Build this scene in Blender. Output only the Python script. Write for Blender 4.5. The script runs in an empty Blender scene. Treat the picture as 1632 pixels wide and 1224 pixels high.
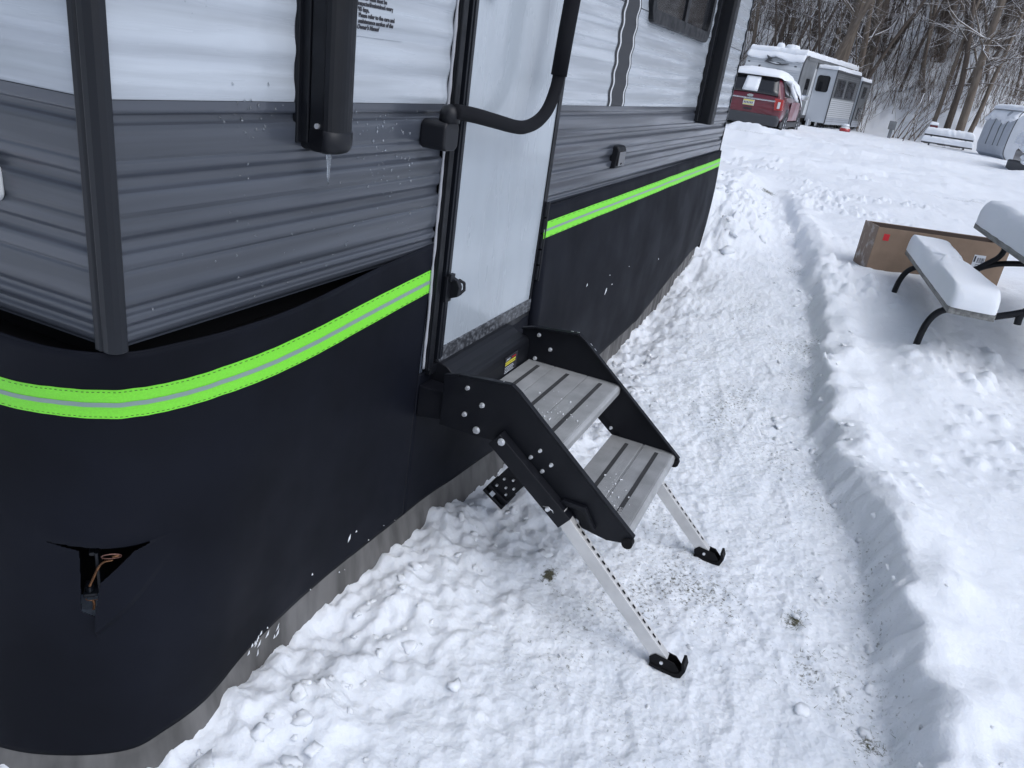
import bpy, bmesh, math, random
import numpy as np
from mathutils import Vector, Matrix, noise as mnoise
random.seed(7); np.random.seed(7)
S = bpy.context.scene
COL = S.collection

# ------------------------------------------------------------------ camera
R = [[0.4092091844, -0.3064338702, 0.8594452435],
     [-0.9028959747, -0.2718747287, 0.3329609445],
     [0.1316309317, -0.9122403274, -0.3879315440]]
cam = bpy.data.cameras.new('camera'); co = bpy.data.objects.new('camera', cam); COL.objects.link(co)
m = Matrix(((R[0][0], -R[0][1], -R[0][2], 0), (R[1][0], -R[1][1], -R[1][2], -1.0),
            (R[2][0], -R[2][1], -R[2][2], 1.52), (0, 0, 0, 1)))
co.matrix_world = m
cam.sensor_width = 36; cam.lens = 1226 / 1632 * 36; cam.clip_start = 0.02; cam.clip_end = 600
S.camera = co

# ------------------------------------------------------------------ world, sun, exposure
SUN_EL, SUN_AZ = math.radians(52), math.radians(200)
w = bpy.data.worlds.new('World'); S.world = w; w.use_nodes = True
nt = w.node_tree; bg = nt.nodes['Background']
sky = nt.nodes.new('ShaderNodeTexSky'); sky.sky_type = 'NISHITA'; sky.sun_disc = False
sky.sun_elevation = SUN_EL; sky.sun_rotation = SUN_AZ; sky.dust_density = 3.0; sky.air_density = 1.0
bw = nt.nodes.new('ShaderNodeRGBToBW'); mixc = nt.nodes.new('ShaderNodeMix'); mixc.data_type = 'RGBA'
mixc.inputs[0].default_value = 0.62
tint = nt.nodes.new('ShaderNodeMix'); tint.data_type = 'RGBA'; tint.blend_type = 'MULTIPLY'; tint.inputs[0].default_value = 1
tint.inputs[7].default_value = (0.92, 0.98, 1.085, 1)
nt.links.new(sky.outputs[0], bw.inputs[0]); nt.links.new(sky.outputs[0], mixc.inputs[6]); nt.links.new(bw.outputs[0], mixc.inputs[7])
nt.links.new(mixc.outputs[2], tint.inputs[6]); nt.links.new(tint.outputs[2], bg.inputs[0])
bg.inputs[1].default_value = 0.12
sl = bpy.data.lights.new('sun', 'SUN'); so = bpy.data.objects.new('sun', sl); COL.objects.link(so)
sl.energy = 0.55; sl.angle = math.radians(60); sl.color = (0.97, 0.985, 1.0)
d = Vector((math.sin(SUN_AZ) * math.cos(SUN_EL), math.cos(SUN_AZ) * math.cos(SUN_EL), math.sin(SUN_EL)))
so.rotation_euler = d.to_track_quat('Z', 'Y').to_euler()
S.view_settings.view_transform = 'Standard'; S.view_settings.look = 'None'
S.view_settings.exposure = 0.54; S.view_settings.gamma = 1.0

# ------------------------------------------------------------------ materials
def srgb(r, g, b):
    f = lambda c: (c / 255 / 12.92) if c / 255 < .04045 else ((c / 255 + .055) / 1.055) ** 2.4
    return (f(r), f(g), f(b))
def mat(name, col, rough=.5, metal=0, var=0, vscale=8, bump=0, bscale=60, stretch=(1, 1, 1), col2=None, spec=.5, coat=0, rvar=0, detail=4, thr=(.35, .65), alpha=1, trans=0):
    M = bpy.data.materials.new(name); M.use_nodes = True
    n = M.node_tree; p = n.nodes['Principled BSDF']
    p.inputs['Base Color'].default_value = (*col, 1); p.inputs['Roughness'].default_value = rough
    p.inputs['Metallic'].default_value = metal; p.inputs['Specular IOR Level'].default_value = spec
    p.inputs['Coat Weight'].default_value = coat; p.inputs['Coat Roughness'].default_value = .1
    p.inputs['Transmission Weight'].default_value = trans
    tc = n.nodes.new('ShaderNodeTexCoord'); mp = n.nodes.new('ShaderNodeMapping'); mp.inputs['Scale'].default_value = stretch
    n.links.new(tc.outputs['Object'], mp.inputs[0])
    if var or col2 or rvar:
        t = n.nodes.new('ShaderNodeTexNoise'); t.inputs['Scale'].default_value = vscale; t.inputs['Detail'].default_value = detail
        n.links.new(mp.outputs[0], t.inputs[0])
        mr = n.nodes.new('ShaderNodeMapRange'); mr.inputs[1].default_value, mr.inputs[2].default_value = thr
        n.links.new(t.outputs[0], mr.inputs[0])
        if var or col2:
            mx = n.nodes.new('ShaderNodeMix'); mx.data_type = 'RGBA'
            c2 = col2 if col2 else tuple(c * (1 - var) for c in col)
            mx.inputs[6].default_value = (*col, 1); mx.inputs[7].default_value = (*c2, 1)
            n.links.new(mr.outputs[0], mx.inputs[0]); n.links.new(mx.outputs[2], p.inputs['Base Color'])
        if rvar:
            m2 = n.nodes.new('ShaderNodeMapRange'); m2.inputs[3].default_value = rough; m2.inputs[4].default_value = rough + rvar
            n.links.new(mr.outputs[0], m2.inputs[0]); n.links.new(m2.outputs[0], p.inputs['Roughness'])
    if bump:
        t2 = n.nodes.new('ShaderNodeTexNoise'); t2.inputs['Scale'].default_value = bscale; t2.inputs['Detail'].default_value = 5
        n.links.new(mp.outputs[0], t2.inputs[0])
        b = n.nodes.new('ShaderNodeBump'); b.inputs['Strength'].default_value = min(1, bump * 20); b.inputs['Distance'].default_value = bump
        n.links.new(t2.outputs[0], b.inputs['Height']); n.links.new(b.outputs[0], p.inputs['Normal'])
    return M
M = {}
M['white'] = mat('white_siding', (.47, .51, .56), .20, coat=.5, var=.26, vscale=1.0, stretch=(1.2, 1, 26), bump=.0012, bscale=3, rvar=.2, thr=(.4, .6))
M['gray'] = mat('gray_siding', (.060, .068, .086), .28, coat=.4, var=.3, vscale=1.0, stretch=(1.0, 1, 30), bump=.0010, bscale=3, rvar=.15, thr=(.4, .6))
M['doorwhite'] = mat('door_panel_white', (.42, .465, .51), .2, coat=.5, var=.08, vscale=3, stretch=(3, 1, .7), bump=.0003, bscale=5, rvar=.12)
M['black'] = mat('black_metal', (.0045, .0055, .0085), .36, spec=.3, var=.25, vscale=20, bump=.0002, bscale=150, rvar=.2)
M['steel'] = mat('black_step_steel', (.0045, .0052, .0085), .42, spec=.3, bump=.0003, bscale=400, rvar=.2, vscale=14)
M['plastic'] = mat('black_plastic', (.007, .0078, .011), .45, spec=.35, bump=.0003, bscale=500)
M['foam'] = mat('black_foam', (.006, .0065, .009), .85, spec=.2, bump=.0006, bscale=300)
M['rubber'] = mat('black_rubber', (.006, .006, .007), .7, spec=.2)
M['trimgray'] = mat('dark_gray_trim', (.010, .012, .017), .32, spec=.35, var=.3, vscale=6, stretch=(1, 1, .3))
M['vinyl'] = mat('black_vinyl_skirt', (.0030, .0042, .0095), .6, spec=.17, var=.35, vscale=3, bump=.004, bscale=5, rvar=.15)
M['flap'] = mat('gray_vinyl_flap', (.145, .14, .136), .5, var=.5, vscale=5, bump=.006, bscale=7, stretch=(3, 3, .6), rvar=.2)
M['lime'] = mat('lime_reflective_tape', (.22, .80, .04), .5, var=.10, vscale=300, bump=.0003, bscale=900)
M['tapegray'] = mat('gray_reflective_line', (.24, .33, .30), .35)
M['thread'] = mat('black_thread', (.03, .06, .02), .8)
M['alu'] = mat('tread_aluminium', (.47, .475, .48), .42, metal=.35, var=.25, vscale=12, rvar=.15)
M['leg'] = mat('leg_aluminium', (.68, .67, .66), .36, metal=.4, var=.15, vscale=15)
M['bolt'] = mat('zinc_bolt', (.75, .76, .78), .3, metal=.7)
M['grip'] = mat('dark_grip_strip', (.03, .03, .032), .85, col2=(.10, .10, .10), vscale=120, thr=(.6, .8))
M['glass'] = mat('dark_glass', (.012, .013, .016), .05, spec=.8)
M['seal'] = mat('clear_gray_sealant', (.36, .37, .40), .3, bump=.003, bscale=60)
M['ice'] = mat('ice', (.8, .85, .9), .08, trans=.9)
M['brass'] = mat('rusty_brass', (.30, .15, .075), .4, metal=.7, var=.5, vscale=80)
M['ring'] = mat('rusty_wire_ring', (.20, .10, .08), .5, metal=.4)
M['red'] = mat('red_lens', (.35, .01, .012), .15, coat=1)
M['cardboard'] = mat('cardboard', (.27, .19, .135), .8, var=.15, vscale=9, bump=.0006, bscale=80)
M['cardboardend'] = mat('torn_cardboard_end', (.23, .17, .135), .8, col2=(.50, .47, .45), vscale=16, thr=(.5, .75))
M['cardshade'] = mat('cardboard_inner_shade', (.07, .05, .042), .85)  # cardboard colour darkened to paint in the shade inside the box
M['paper'] = mat('white_paper', (.6, .63, .68), .6)
M['redpaper'] = mat('red_sticker', (.55, .02, .03), .6)
M['ink'] = mat('black_ink', (.03, .03, .038), .6)
M['redink'] = mat('red_ink', (.40, .03, .06), .6)
M['yellowink'] = mat('yellow_ink', (.62, .55, .05), .6)
M['plank'] = mat('weathered_plank', (.26, .26, .25), .7, var=.5, vscale=6, stretch=(1, 8, 8), bump=.001, bscale=30)
M['plastbag'] = mat('clear_plastic_wrap', (.38, .38, .40), .2, var=.4, vscale=12, bump=.01, bscale=14)
M['carred'] = mat('dark_red_car_paint', (.14, .004, .018), .3, coat=1, var=.3, vscale=3)
M['carmud'] = mat('salt_stained_red_paint', (.20, .006, .022), .4, coat=.6, col2=(.34, .22, .25), vscale=2.5, thr=(.4, .62))
M['cargray'] = mat('gray_bumper_plastic', (.045, .048, .055), .6)
M['chrome'] = mat('chrome', (.7, .72, .75), .15, metal=1)
M['tire'] = mat('tyre_rubber', (.015, .015, .016), .8)
M['farwhite'] = mat('far_white_siding', (.62, .64, .66), .4)
M['farslide'] = mat('far_slide_white', (.50, .53, .57), .35)
M['fargray'] = mat('far_gray_siding', (.19, .20, .21), .4, var=.3, vscale=2)
M['fardark'] = mat('far_dark_trim', (.06, .063, .07), .5)
M['camper'] = mat('pale_gray_camper', (.42, .45, .50), .4, var=.10, vscale=2)
M['tearstrip'] = mat('shiny_dark_strip', (.02, .02, .024), .2)
M['decalgray'] = mat('decal_gray', (.035, .037, .043), .5, spec=.25)
M['decalwhite'] = mat('decal_white', (.62, .64, .66), .3)

def snow_mat(name, fine=1.0, dirt=False, smooth=False):
    X = bpy.data.materials.new(name); X.use_nodes = True; n = X.node_tree; p = n.nodes['Principled BSDF']; L = n.links.new
    p.inputs['Roughness'].default_value = .75; p.inputs['Specular IOR Level'].default_value = .15; p.inputs['Subsurface Weight'].default_value = .35; p.inputs['Subsurface Radius'].default_value = (1, 1.1, 1.25); p.inputs['Subsurface Scale'].default_value = .018
    base = (.775, .80, .84)
    p.inputs['Base Color'].default_value = (*base, 1)
    tc = n.nodes.new('ShaderNodeTexCoord')
    h = None
    for sc, am in (((9, .35), (34, .5), (120, .35)) if not smooth else ((20, .25), (90, .3))):
        t = n.nodes.new('ShaderNodeTexNoise'); t.inputs['Scale'].default_value = sc; t.inputs['Detail'].default_value = 6; t.inputs['Roughness'].default_value = .6
        L(tc.outputs['Object'], t.inputs[0])
        ma = n.nodes.new('ShaderNodeMath'); ma.operation = 'MULTIPLY_ADD'; ma.inputs[1].default_value = am * 9 / sc
        L(t.outputs[0], ma.inputs[0])
        if h: L(h.outputs[0], ma.inputs[2])
        else: ma.inputs[2].default_value = 0
        h = ma
    if dirt:
        v = n.nodes.new('ShaderNodeTexVoronoi'); v.inputs['Scale'].default_value = 55; L(tc.outputs['Object'], v.inputs[0])
        at2 = n.nodes.new('ShaderNodeAttribute'); at2.attribute_name = 'tramp'
        mt = n.nodes.new('ShaderNodeMath'); mt.operation = 'MULTIPLY'; L(v.outputs[0], mt.inputs[0]); L(at2.outputs['Fac'], mt.inputs[1])
        ma = n.nodes.new('ShaderNodeMath'); ma.operation = 'MULTIPLY_ADD'; ma.inputs[1].default_value = .10; L(mt.outputs[0], ma.inputs[0]); L(h.outputs[0], ma.inputs[2]); h = ma
    b = n.nodes.new('ShaderNodeBump'); b.inputs['Strength'].default_value = .95 * fine; b.inputs['Distance'].default_value = .035
    L(h.outputs[0], b.inputs['Height']); L(b.outputs[0], p.inputs['Normal'])
    if dirt:
        at = n.nodes.new('ShaderNodeAttribute'); at.attribute_name = 'dirt'
        t = n.nodes.new('ShaderNodeTexNoise'); t.inputs['Scale'].default_value = 70; t.inputs['Detail'].default_value = 8; t.inputs['Roughness'].default_value = .7
        L(tc.outputs['Object'], t.inputs[0])
        ad = n.nodes.new('ShaderNodeMath'); ad.operation = 'ADD'; L(t.outputs[0], ad.inputs[0]); L(at.outputs['Fac'], ad.inputs[1])
        mr = n.nodes.new('ShaderNodeMapRange'); mr.inputs[1].default_value = .92; mr.inputs[2].default_value = 1.06; L(ad.outputs[0], mr.inputs[0])
        t3 = n.nodes.new('ShaderNodeTexNoise'); t3.inputs['Scale'].default_value = 160; L(tc.outputs['Object'], t3.inputs[0])
        gm = n.nodes.new('ShaderNodeMix'); gm.data_type = 'RGBA'; gm.inputs[6].default_value = (.035, .04, .028, 1); gm.inputs[7].default_value = (.16, .15, .11, 1); L(t3.outputs[0], gm.inputs[0])
        # wet, grey compacted snow in the trodden part
        wt = n.nodes.new('ShaderNodeTexNoise'); wt.inputs['Scale'].default_value = 5; wt.inputs['Detail'].default_value = 7; wt.inputs['Roughness'].default_value = .65; L(tc.outputs['Object'], wt.inputs[0])
        wr = n.nodes.new('ShaderNodeMapRange'); wr.inputs[1].default_value = .45; wr.inputs[2].default_value = .72; wr.inputs[4].default_value = .5; L(wt.outputs[0], wr.inputs[0])
        wm = n.nodes.new('ShaderNodeMath'); wm.operation = 'MULTIPLY'; L(wr.outputs[0], wm.inputs[0]); L(at2.outputs['Fac'], wm.inputs[1])
        m0 = n.nodes.new('ShaderNodeMix'); m0.data_type = 'RGBA'; m0.inputs[6].default_value = (*base, 1); m0.inputs[7].default_value = (.54, .585, .645, 1); L(wm.outputs[0], m0.inputs[0])
        m1 = n.nodes.new('ShaderNodeMix'); m1.data_type = 'RGBA'; L(mr.outputs[0], m1.inputs[0]); L(m0.outputs[2], m1.inputs[6]); L(gm.outputs[2], m1.inputs[7])
        L(m1.outputs[2], p.inputs['Base Color'])
    return X
M['snow'] = snow_mat('snow', 1, True)
M['snowcap'] = snow_mat('snow_cap', .55, smooth=True)
M['clod'] = snow_mat('snow_clods', .8)

def bark_mat(name, c1, c2, snowy=.45):
    X = mat(name, c1, .9, col2=c2, vscale=3, stretch=(4, 4, .6), bump=.01, bscale=8)
    n = X.node_tree; p = n.nodes['Principled BSDF']; L = n.links.new
    lk = p.inputs['Base Color'].links[0]; src = lk.from_socket
    g = n.nodes.new('ShaderNodeNewGeometry'); sx = n.nodes.new('ShaderNodeSeparateXYZ'); L(g.outputs['Normal'], sx.inputs[0])
    t = n.nodes.new('ShaderNodeTexNoise'); t.inputs['Scale'].default_value = 2.2; tc = n.nodes.new('ShaderNodeTexCoord'); L(tc.outputs['Object'], t.inputs[0])
    a = n.nodes.new('ShaderNodeMath'); a.operation = 'MULTIPLY_ADD'; a.inputs[1].default_value = .9; L(t.outputs[0], a.inputs[0]); L(sx.outputs[2], a.inputs[2])
    r = n.nodes.new('ShaderNodeMapRange'); r.inputs[1].default_value = snowy + .42; r.inputs[2].default_value = snowy + .52; L(a.outputs[0], r.inputs[0])
    mx = n.nodes.new('ShaderNodeMix'); mx.data_type = 'RGBA'; L(r.outputs[0], mx.inputs[0]); L(src, mx.inputs[6]); mx.inputs[7].default_value = (.78, .8, .84, 1)
    L(mx.outputs[2], p.inputs['Base Color'])
    return X
M['bark'] = bark_mat('snowy_bark', (.11, .086, .068), (.18, .15, .122), .42)
M['barkdark'] = bark_mat('dark_snowy_bark', (.062, .048, .039), (.115, .092, .076), .42)
M['twig'] = bark_mat('snowy_twigs', (.12, .09, .07), (.20, .16, .13), .30)

# ------------------------------------------------------------------ helpers
LOCAL = [False]      # False: shapes are given in world coordinates, True: in the coordinates of their thing
def link(o, parent=None):
    COL.objects.link(o)
    if parent:
        o.parent = parent
        if not LOCAL[0]: o.matrix_parent_inverse = parent.matrix_basis.inverted()
    return o
def tag(o, label=None, cat=None, group=None, kind=None):
    if label: o['label'] = label
    if cat: o['category'] = cat
    if group: o['group'] = group
    if kind: o['kind'] = kind
    return o
def empty(name, label, cat, loc=(0, 0, 0), rz=0, group=None):
    o = bpy.data.objects.new(name, None); o.empty_display_size = .1; COL.objects.link(o)
    o.location = loc; o.rotation_euler = (0, 0, rz)
    return tag(o, label, cat, group)
class MB:
    """collects simple shapes into one mesh"""
    def __init__(s): s.v = []; s.f = []; s.sm = []
    def add(s, vs, fs, smooth=False):
        o = len(s.v); s.v += [tuple(v) for v in vs]; s.f += [tuple(i + o for i in f) for f in fs]; s.sm += [smooth] * len(fs)
        return s
    def box(s, a, b, rot=None, c=None):
        x0, y0, z0 = a; x1, y1, z1 = b
        vs = [Vector(p) for p in ((x0, y0, z0), (x1, y0, z0), (x1, y1, z0), (x0, y1, z0), (x0, y0, z1), (x1, y0, z1), (x1, y1, z1), (x0, y1, z1))]
        if rot is not None:
            c = Vector(c) if c else Vector(((x0 + x1) / 2, (y0 + y1) / 2, (z0 + z1) / 2)); vs = [rot @ (v - c) + c for v in vs]
        return s.add(vs, [(0, 3, 2, 1), (4, 5, 6, 7), (0, 1, 5, 4), (1, 2, 6, 5), (2, 3, 7, 6), (3, 0, 4, 7)])
    def prism(s, poly, axis, a, b):
        """poly: 2D points extruded along axis between a and b"""
        def P(p, t):
            return {'x': (t, p[0], p[1]), 'y': (p[0], t, p[1]), 'z': (p[0], p[1], t)}[axis]
        n = len(poly); vs = [P(p, a) for p in poly] + [P(p, b) for p in poly]
        fs = [tuple(range(n))[::-1], tuple(range(n, 2 * n))] + [(i, (i + 1) % n, n + (i + 1) % n, n + i) for i in range(n)]
        return s.add(vs, fs)
    def tube(s, pts, rad, n=10, cap=True, smooth=True):
        pts = [Vector(p) for p in pts]; k = len(pts)
        if not hasattr(rad, '__len__'): rad = [rad] * k
        vs = []; up = None
        for i, p in enumerate(pts):
            t = (pts[min(i + 1, k - 1)] - pts[max(i - 1, 0)]).normalized()
            if up is None:
                up = t.cross(Vector((0, 0, 1)))
                if up.length < .1: up = t.cross(Vector((1, 0, 0)))
            up = (up - t * up.dot(t)).normalized(); q = t.cross(up)
            for j in range(n):
                a = 2 * math.pi * j / n; vs.append(p + (up * math.cos(a) + q * math.sin(a)) * rad[i])
        fs = [(i * n + j, i * n + (j + 1) % n, (i + 1) * n + (j + 1) % n, (i + 1) * n + j) for i in range(k - 1) for j in range(n)]
        if cap: fs += [tuple(range(n))[::-1], tuple((k - 1) * n + j for j in range(n))]
        return s.add(vs, fs, smooth)
    def cyl(s, c, ax, r, h, n=16, smooth=False):
        c = Vector(c); ax = Vector(ax).normalized(); return s.tube([c - ax * h / 2, c + ax * h / 2], r, n, True, smooth)
    def grid(s, rows, smooth=True, closed=False):
        k = len(rows[0]); vs = [p for r in rows for p in r]; nr = len(rows)
        fs = [(i * k + j, i * k + (j + 1) % k, (i + 1) * k + (j + 1) % k, (i + 1) * k + j) for i in range(nr - 1) for j in range(k if closed else k - 1)]
        return s.add(vs, fs, smooth)
    def build(s, name, material, parent=None, bevel=0, seg=2, recalc=True):
        me = bpy.data.meshes.new(name); me.from_pydata([tuple(v) for v in s.v], [], s.f)
        me.polygons.foreach_set('use_smooth', s.sm)
        if recalc:
            b = bmesh.new(); b.from_mesh(me); bmesh.ops.recalc_face_normals(b, faces=b.faces); b.to_mesh(me); b.free()
        me.materials.append(material if not isinstance(material, str) else M[material]); me.update()
        o = link(bpy.data.objects.new(name, me), parent)
        if bevel:
            bv = o.modifiers.new('bevel', 'BEVEL'); bv.width = bevel; bv.segments = seg; bv.limit_method = 'ANGLE'; bv.angle_limit = math.radians(40)
            bv.harden_normals = False
        return o
def text_mesh(name, body, size, material, parent, origin, ex, ey, spacing=1.0, extrude=.0005, shear=0, bold=0, sx=1, wrap=None):
    cu = bpy.data.curves.new(name, 'FONT'); cu.body = body; cu.size = size; cu.space_line = .95; cu.space_character = spacing
    cu.extrude = extrude; cu.shear = shear; cu.offset = bold; cu.resolution_u = 3
    t = bpy.data.objects.new(name, cu); COL.objects.link(t)
    dg = bpy.context.evaluated_depsgraph_get(); me = bpy.data.meshes.new_from_object(t.evaluated_get(dg))
    bpy.data.objects.remove(t)
    ex = Vector(ex).normalized(); ey = Vector(ey).normalized(); ez = ex.cross(ey)
    mm = Matrix((ex * sx, ey, ez)).transposed().to_4x4(); mm.translation = Vector(origin); me.transform(mm)
    if wrap:
        for v in me.vertices: v.co = wrap(v.co)
    me.materials.clear(); me.materials.append(M[material])
    return link(bpy.data.objects.new(name, me), parent)
def catmull(P, n):
    P = [Vector(p) for p in P]; out = []
    for i in range(len(P) - 1):
        p0 = P[max(i - 1, 0)]; p1 = P[i]; p2 = P[i + 1]; p3 = P[min(i + 2, len(P) - 1)]
        for k in range(n):
            t = k / n
            out.append(.5 * ((2 * p1) + (p2 - p0) * t + (2 * p0 - 5 * p1 + 4 * p2 - p3) * t * t + (3 * p1 - p0 - 3 * p2 + p3) * t ** 3))
    out.append(P[-1]); return out

# ------------------------------------------------------------------ numpy noise
_rng = np.random.RandomState(3); _perm = _rng.permutation(4096); _grad = _rng.uniform(0, 2 * np.pi, 4096)
def _h(i, j): return _perm[(_perm[i & 4095] + j) & 4095]
def perlin(x, y):
    xi = np.floor(x).astype(int); yi = np.floor(y).astype(int); xf = x - xi; yf = y - yi
    u = xf ** 3 * (xf * (xf * 6 - 15) + 10); v = yf ** 3 * (yf * (yf * 6 - 15) + 10)
    def g(a, b):
        t = _grad[_h(xi + a, yi + b)]; return np.cos(t) * (xf - a) + np.sin(t) * (yf - b)
    return ((g(0, 0) * (1 - u) + g(1, 0) * u) * (1 - v) + (g(0, 1) * (1 - u) + g(1, 1) * u) * v) * 1.5
def fbm(x, y, o=4, g=.5):
    s = 0; a = 1
    for k in range(o): s = s + a * perlin(x * 2 ** k + 17.3 * k, y * 2 ** k - 9.1 * k); a *= g
    return s
def worley(x, y):
    xi = np.floor(x).astype(int); yi = np.floor(y).astype(int); f1 = np.full(x.shape, 9.); cid = np.zeros(x.shape, int); 
    for a in (-1, 0, 1):
        for b in (-1, 0, 1):
            h = _h(xi + a, yi + b); px = xi + a + (_perm[h] / 4096); py = yi + b + (_perm[(h + 7) & 4095] / 4096)
            dd = (px - x) ** 2 + (py - y) ** 2; c = dd < f1; f1 = np.where(c, dd, f1); cid = np.where(c, h, cid)
    return np.sqrt(f1), cid / 4096
def sst(a, b, x):
    t = np.clip((x - a) / (b - a), 0, 1); return t * t * (3 - 2 * t)

# ------------------------------------------------------------------ ground
BX = [-3, 0.6, 1.78, 2.37, 2.74, 3.29, 3.95, 4.75, 5.46, 7.22, 8.88, 9.74, 10.6, 12.5]
BY = [-1.7, -1.6, -1.46, -1.44, -1.40, -1.20, -1.06, -1.0, -.95, -.69, -.37, -.20, 0.05, 1.2]
BOOTS = [(1.55, -.80, .3), (1.78, -1.02, .15), (2.05, -.78, .4), (2.35, -1.10, .1), (2.62, -.78, .25), (2.62, -.45, 1.2), (2.95, -1.05, .2), (2.2, -.52, -.3), (3.25, -.72, .15), (3.6, -.95, .3), (1.35, -.55, .8), (3.9, -.6, .2), (1.5, -1.2, .2), (2.0, -1.25, .5), (4.3, -.8, .2), (4.8, -.55, .3), (5.2, -.75, .2), (1.15, -.75, -.2), (2.45, -.62, 1.5), (3.1, -.42, .1)]
def zbase(x, y):
    return np.interp(x, [0, 2.7, 3.5, 4.5, 5.5, 6.5, 8, 11, 20, 29, 42, 46], [0, 0, .05, .12, .2, .26, .32, .37, .43, .44, .28, .22])
def toe(y): return 45 + 1.2 * np.sin(y * .35) + .06 * np.abs(y) - 3.5 * sst(-1.5, -5.5, y)
def height(x, y, parts=False):
    z = zbase(x, y)
    edge = np.interp(x, BX, BY) + .05 * fbm(x * 2.2, y * .5 + 3, 3) + .012 * perlin(x * 14, y * 9)
    fB, cB = worley(x * 4.5, y * 4.5 + 30); fC, cC = worley(x * 11, y * 11 + 60)
    edge = edge + .042 * (cB - .5) * sst(.65, .2, fB) + .026 * (cC - .5) * sst(.6, .25, fC)
    into = edge - y                                   # > 0 on the bank
    wdt = .10 + .05 * perlin(x * 1.7, x * 0 + 5.)
    fade = 1 - sst(8.3, 10.2, x)
    bank = sst(-.012, .088, into + .016 * perlin(x * 9, y * 9)) * (np.interp(x, [0, 2.5, 3.6, 6, 8], [.14, .13, .105, .10, .12]) + .03 * perlin(x * 1.3, y * 1.3)) 
    bank = bank + .04 * sst(0, .08, into) * np.exp(-((into - .16) / .12) ** 2) * (1 + perlin(x * 5, y * 5))
    z_un = .12 * (1 - fade)
    onb = sst(.02, .2, into)
    z = z + bank * fade + z_un * (1 - .0)
    # untouched snow: soft undulation, thrown lumps
    z = z + onb * (.02 * fbm(x * 1.1, y * 1.1, 3) + .006 * fbm(x * 6, y * 6, 3))
    f, c = worley(x * 6.5, y * 6.5)
    lum = np.clip(perlin(x * .9 + 4, y * .9) * 1.8 + .25 - .45 * sst(.8, 1.8, into), 0, 1)
    z = z + onb * (x < 14) * lum * .05 * sst(.42, .08, f) * (c > .62)
    f2, c2 = worley(x * 15 + 3, y * 15)
    z = z + onb * (x < 12) * lum * .02 * sst(.45, .1, f2) * (c2 > .55)
    # trodden path: footprints and scuffs
    tr = (1 - sst(-.02, .06, into)) * fade
    ft, ct = worley(x * 4.2, y * 7.0)
    z = z + tr * (.007 * fbm(x * 5, y * 5, 4, .55) + .008 * (ct - .5) * sst(.6, .3, ft) + .0045 * fbm(x * 24, y * 24, 3, .6))
    for (bx, by, ba) in BOOTS:
        ca, sa = math.cos(ba), math.sin(ba); u_ = (x - bx) * ca + (y - by) * sa; v_ = -(x - bx) * sa + (y - by) * ca
        w2 = .048 - .008 * np.sin(u_ * 18); ins = sst(1.08, .9, np.sqrt((u_ / .145) ** 4 + (v_ / w2) ** 4))
        z = z + tr * (-.0042 * ins + .0014 * ins * np.sin(u_ * 235) + .0018 * np.exp(-((np.sqrt((u_ / .145) ** 2 + (v_ / w2) ** 2) - 1.25) / .18) ** 2))
    f3, c3 = worley(x * 22, y * 22 + 9)
    crumb = np.clip(.5 + perlin(x * 2.3, y * 2.3 + 40) * 1.6, 0, 1)
    z = z + tr * crumb * .008 * sst(.5, .12, f3) * (c3 > .6)
    # heap of clods along the skirt
    hw = np.interp(x, [-1, .7, 1.2, 1.5, 1.8, 2.3, 3.0, 4.0, 5.0, 5.5, 6.2, 7.5, 9], [.10, .10, .07, .035, .06, .065, .01, .0, .01, .03, .07, .15, .05])
    wl = np.interp(x, [.7, 2.3, 4, 6, 8], [.34, .38, .24, .22, .5])
    c0 = np.interp(x, [.5, .9, 1.2, 3, 6.2, 6.6, 9], [.2, .02, -.03, -.06, -.05, -.1, -.1])
    dd = np.clip(c0 - y, 0, 9); heap = np.exp(-(dd / wl) ** 2) * (y < 3)
    f4, c4 = worley(x * 9, y * 9 + 2)
    f5, c5 = worley(x * 21, y * 21 + 5)
    z = z + tr * heap * (hw + .035 * fbm(x * 3.5, y * 3.5, 3) + .035 * (c4 - .45) * sst(.62, .25, f4) + .018 * (c5 - .4) * sst(.6, .3, f5) + .012 * fbm(x * 16, y * 16, 3, .6))
    z = z - .055 * np.exp(-(dd / .16) ** 2) * (y < 3) * sst(2.8, 3.3, x) * (1 - sst(5.6, 6.1, x))
    # left of the path behind the trailer, lumpy
    lp = sst(6.2, 7.0, x) * (1 - sst(9.5, 12, x)) * sst(-.25, .25, y - np.interp(x, [6, 8, 10], [-.55, -.15, .1]))
    z = z + lp * (.14 + .07 * fbm(x * 2.2, y * 2.2, 4) + .04 * (c4 - .4) * sst(.6, .2, f4))
    # hollow below the table
    z = z - .10 * np.exp(-(((x - 5.2) / 1.0) ** 2 + ((y + 2.5) / .42) ** 2)) - .05 * np.exp(-(((x - 5.2) / .7) ** 2 + ((y + 2.0) / .18) ** 2))
    z = z + .055 * np.exp(-(((x - 4.95) / .55) ** 2 + ((y + 1.62) / .16) ** 2)) + .05 * np.exp(-(((x - 5.0) / .5) ** 2 + ((y + 2.0) / .2) ** 2))
    # open field: wheel tracks and ploughed berms
    fd = sst(10.5, 13, x)
    xx = x + .22 * y + .5 * fbm(x * .12, y * .2, 2)
    for c_, w_, h_ in ((13.2, .35, -.07), (14.6, .25, .07), (16.2, .3, -.07), (18.2, .3, -.06), (19.6, .5, .09), (23.5, .4, -.06), (26, .4, .07)):
        z = z + fd * h_ * np.exp(-((xx - c_) / w_) ** 2) * (1 + .6 * perlin(x * .7, y * .7))
    z = z + fd * (1 - sst(30, 40, x) * .5) * (.035 * fbm(x * .45, y * .45, 4) + .02 * fbm(x * 1.9, y * 1.9, 3))
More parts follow.
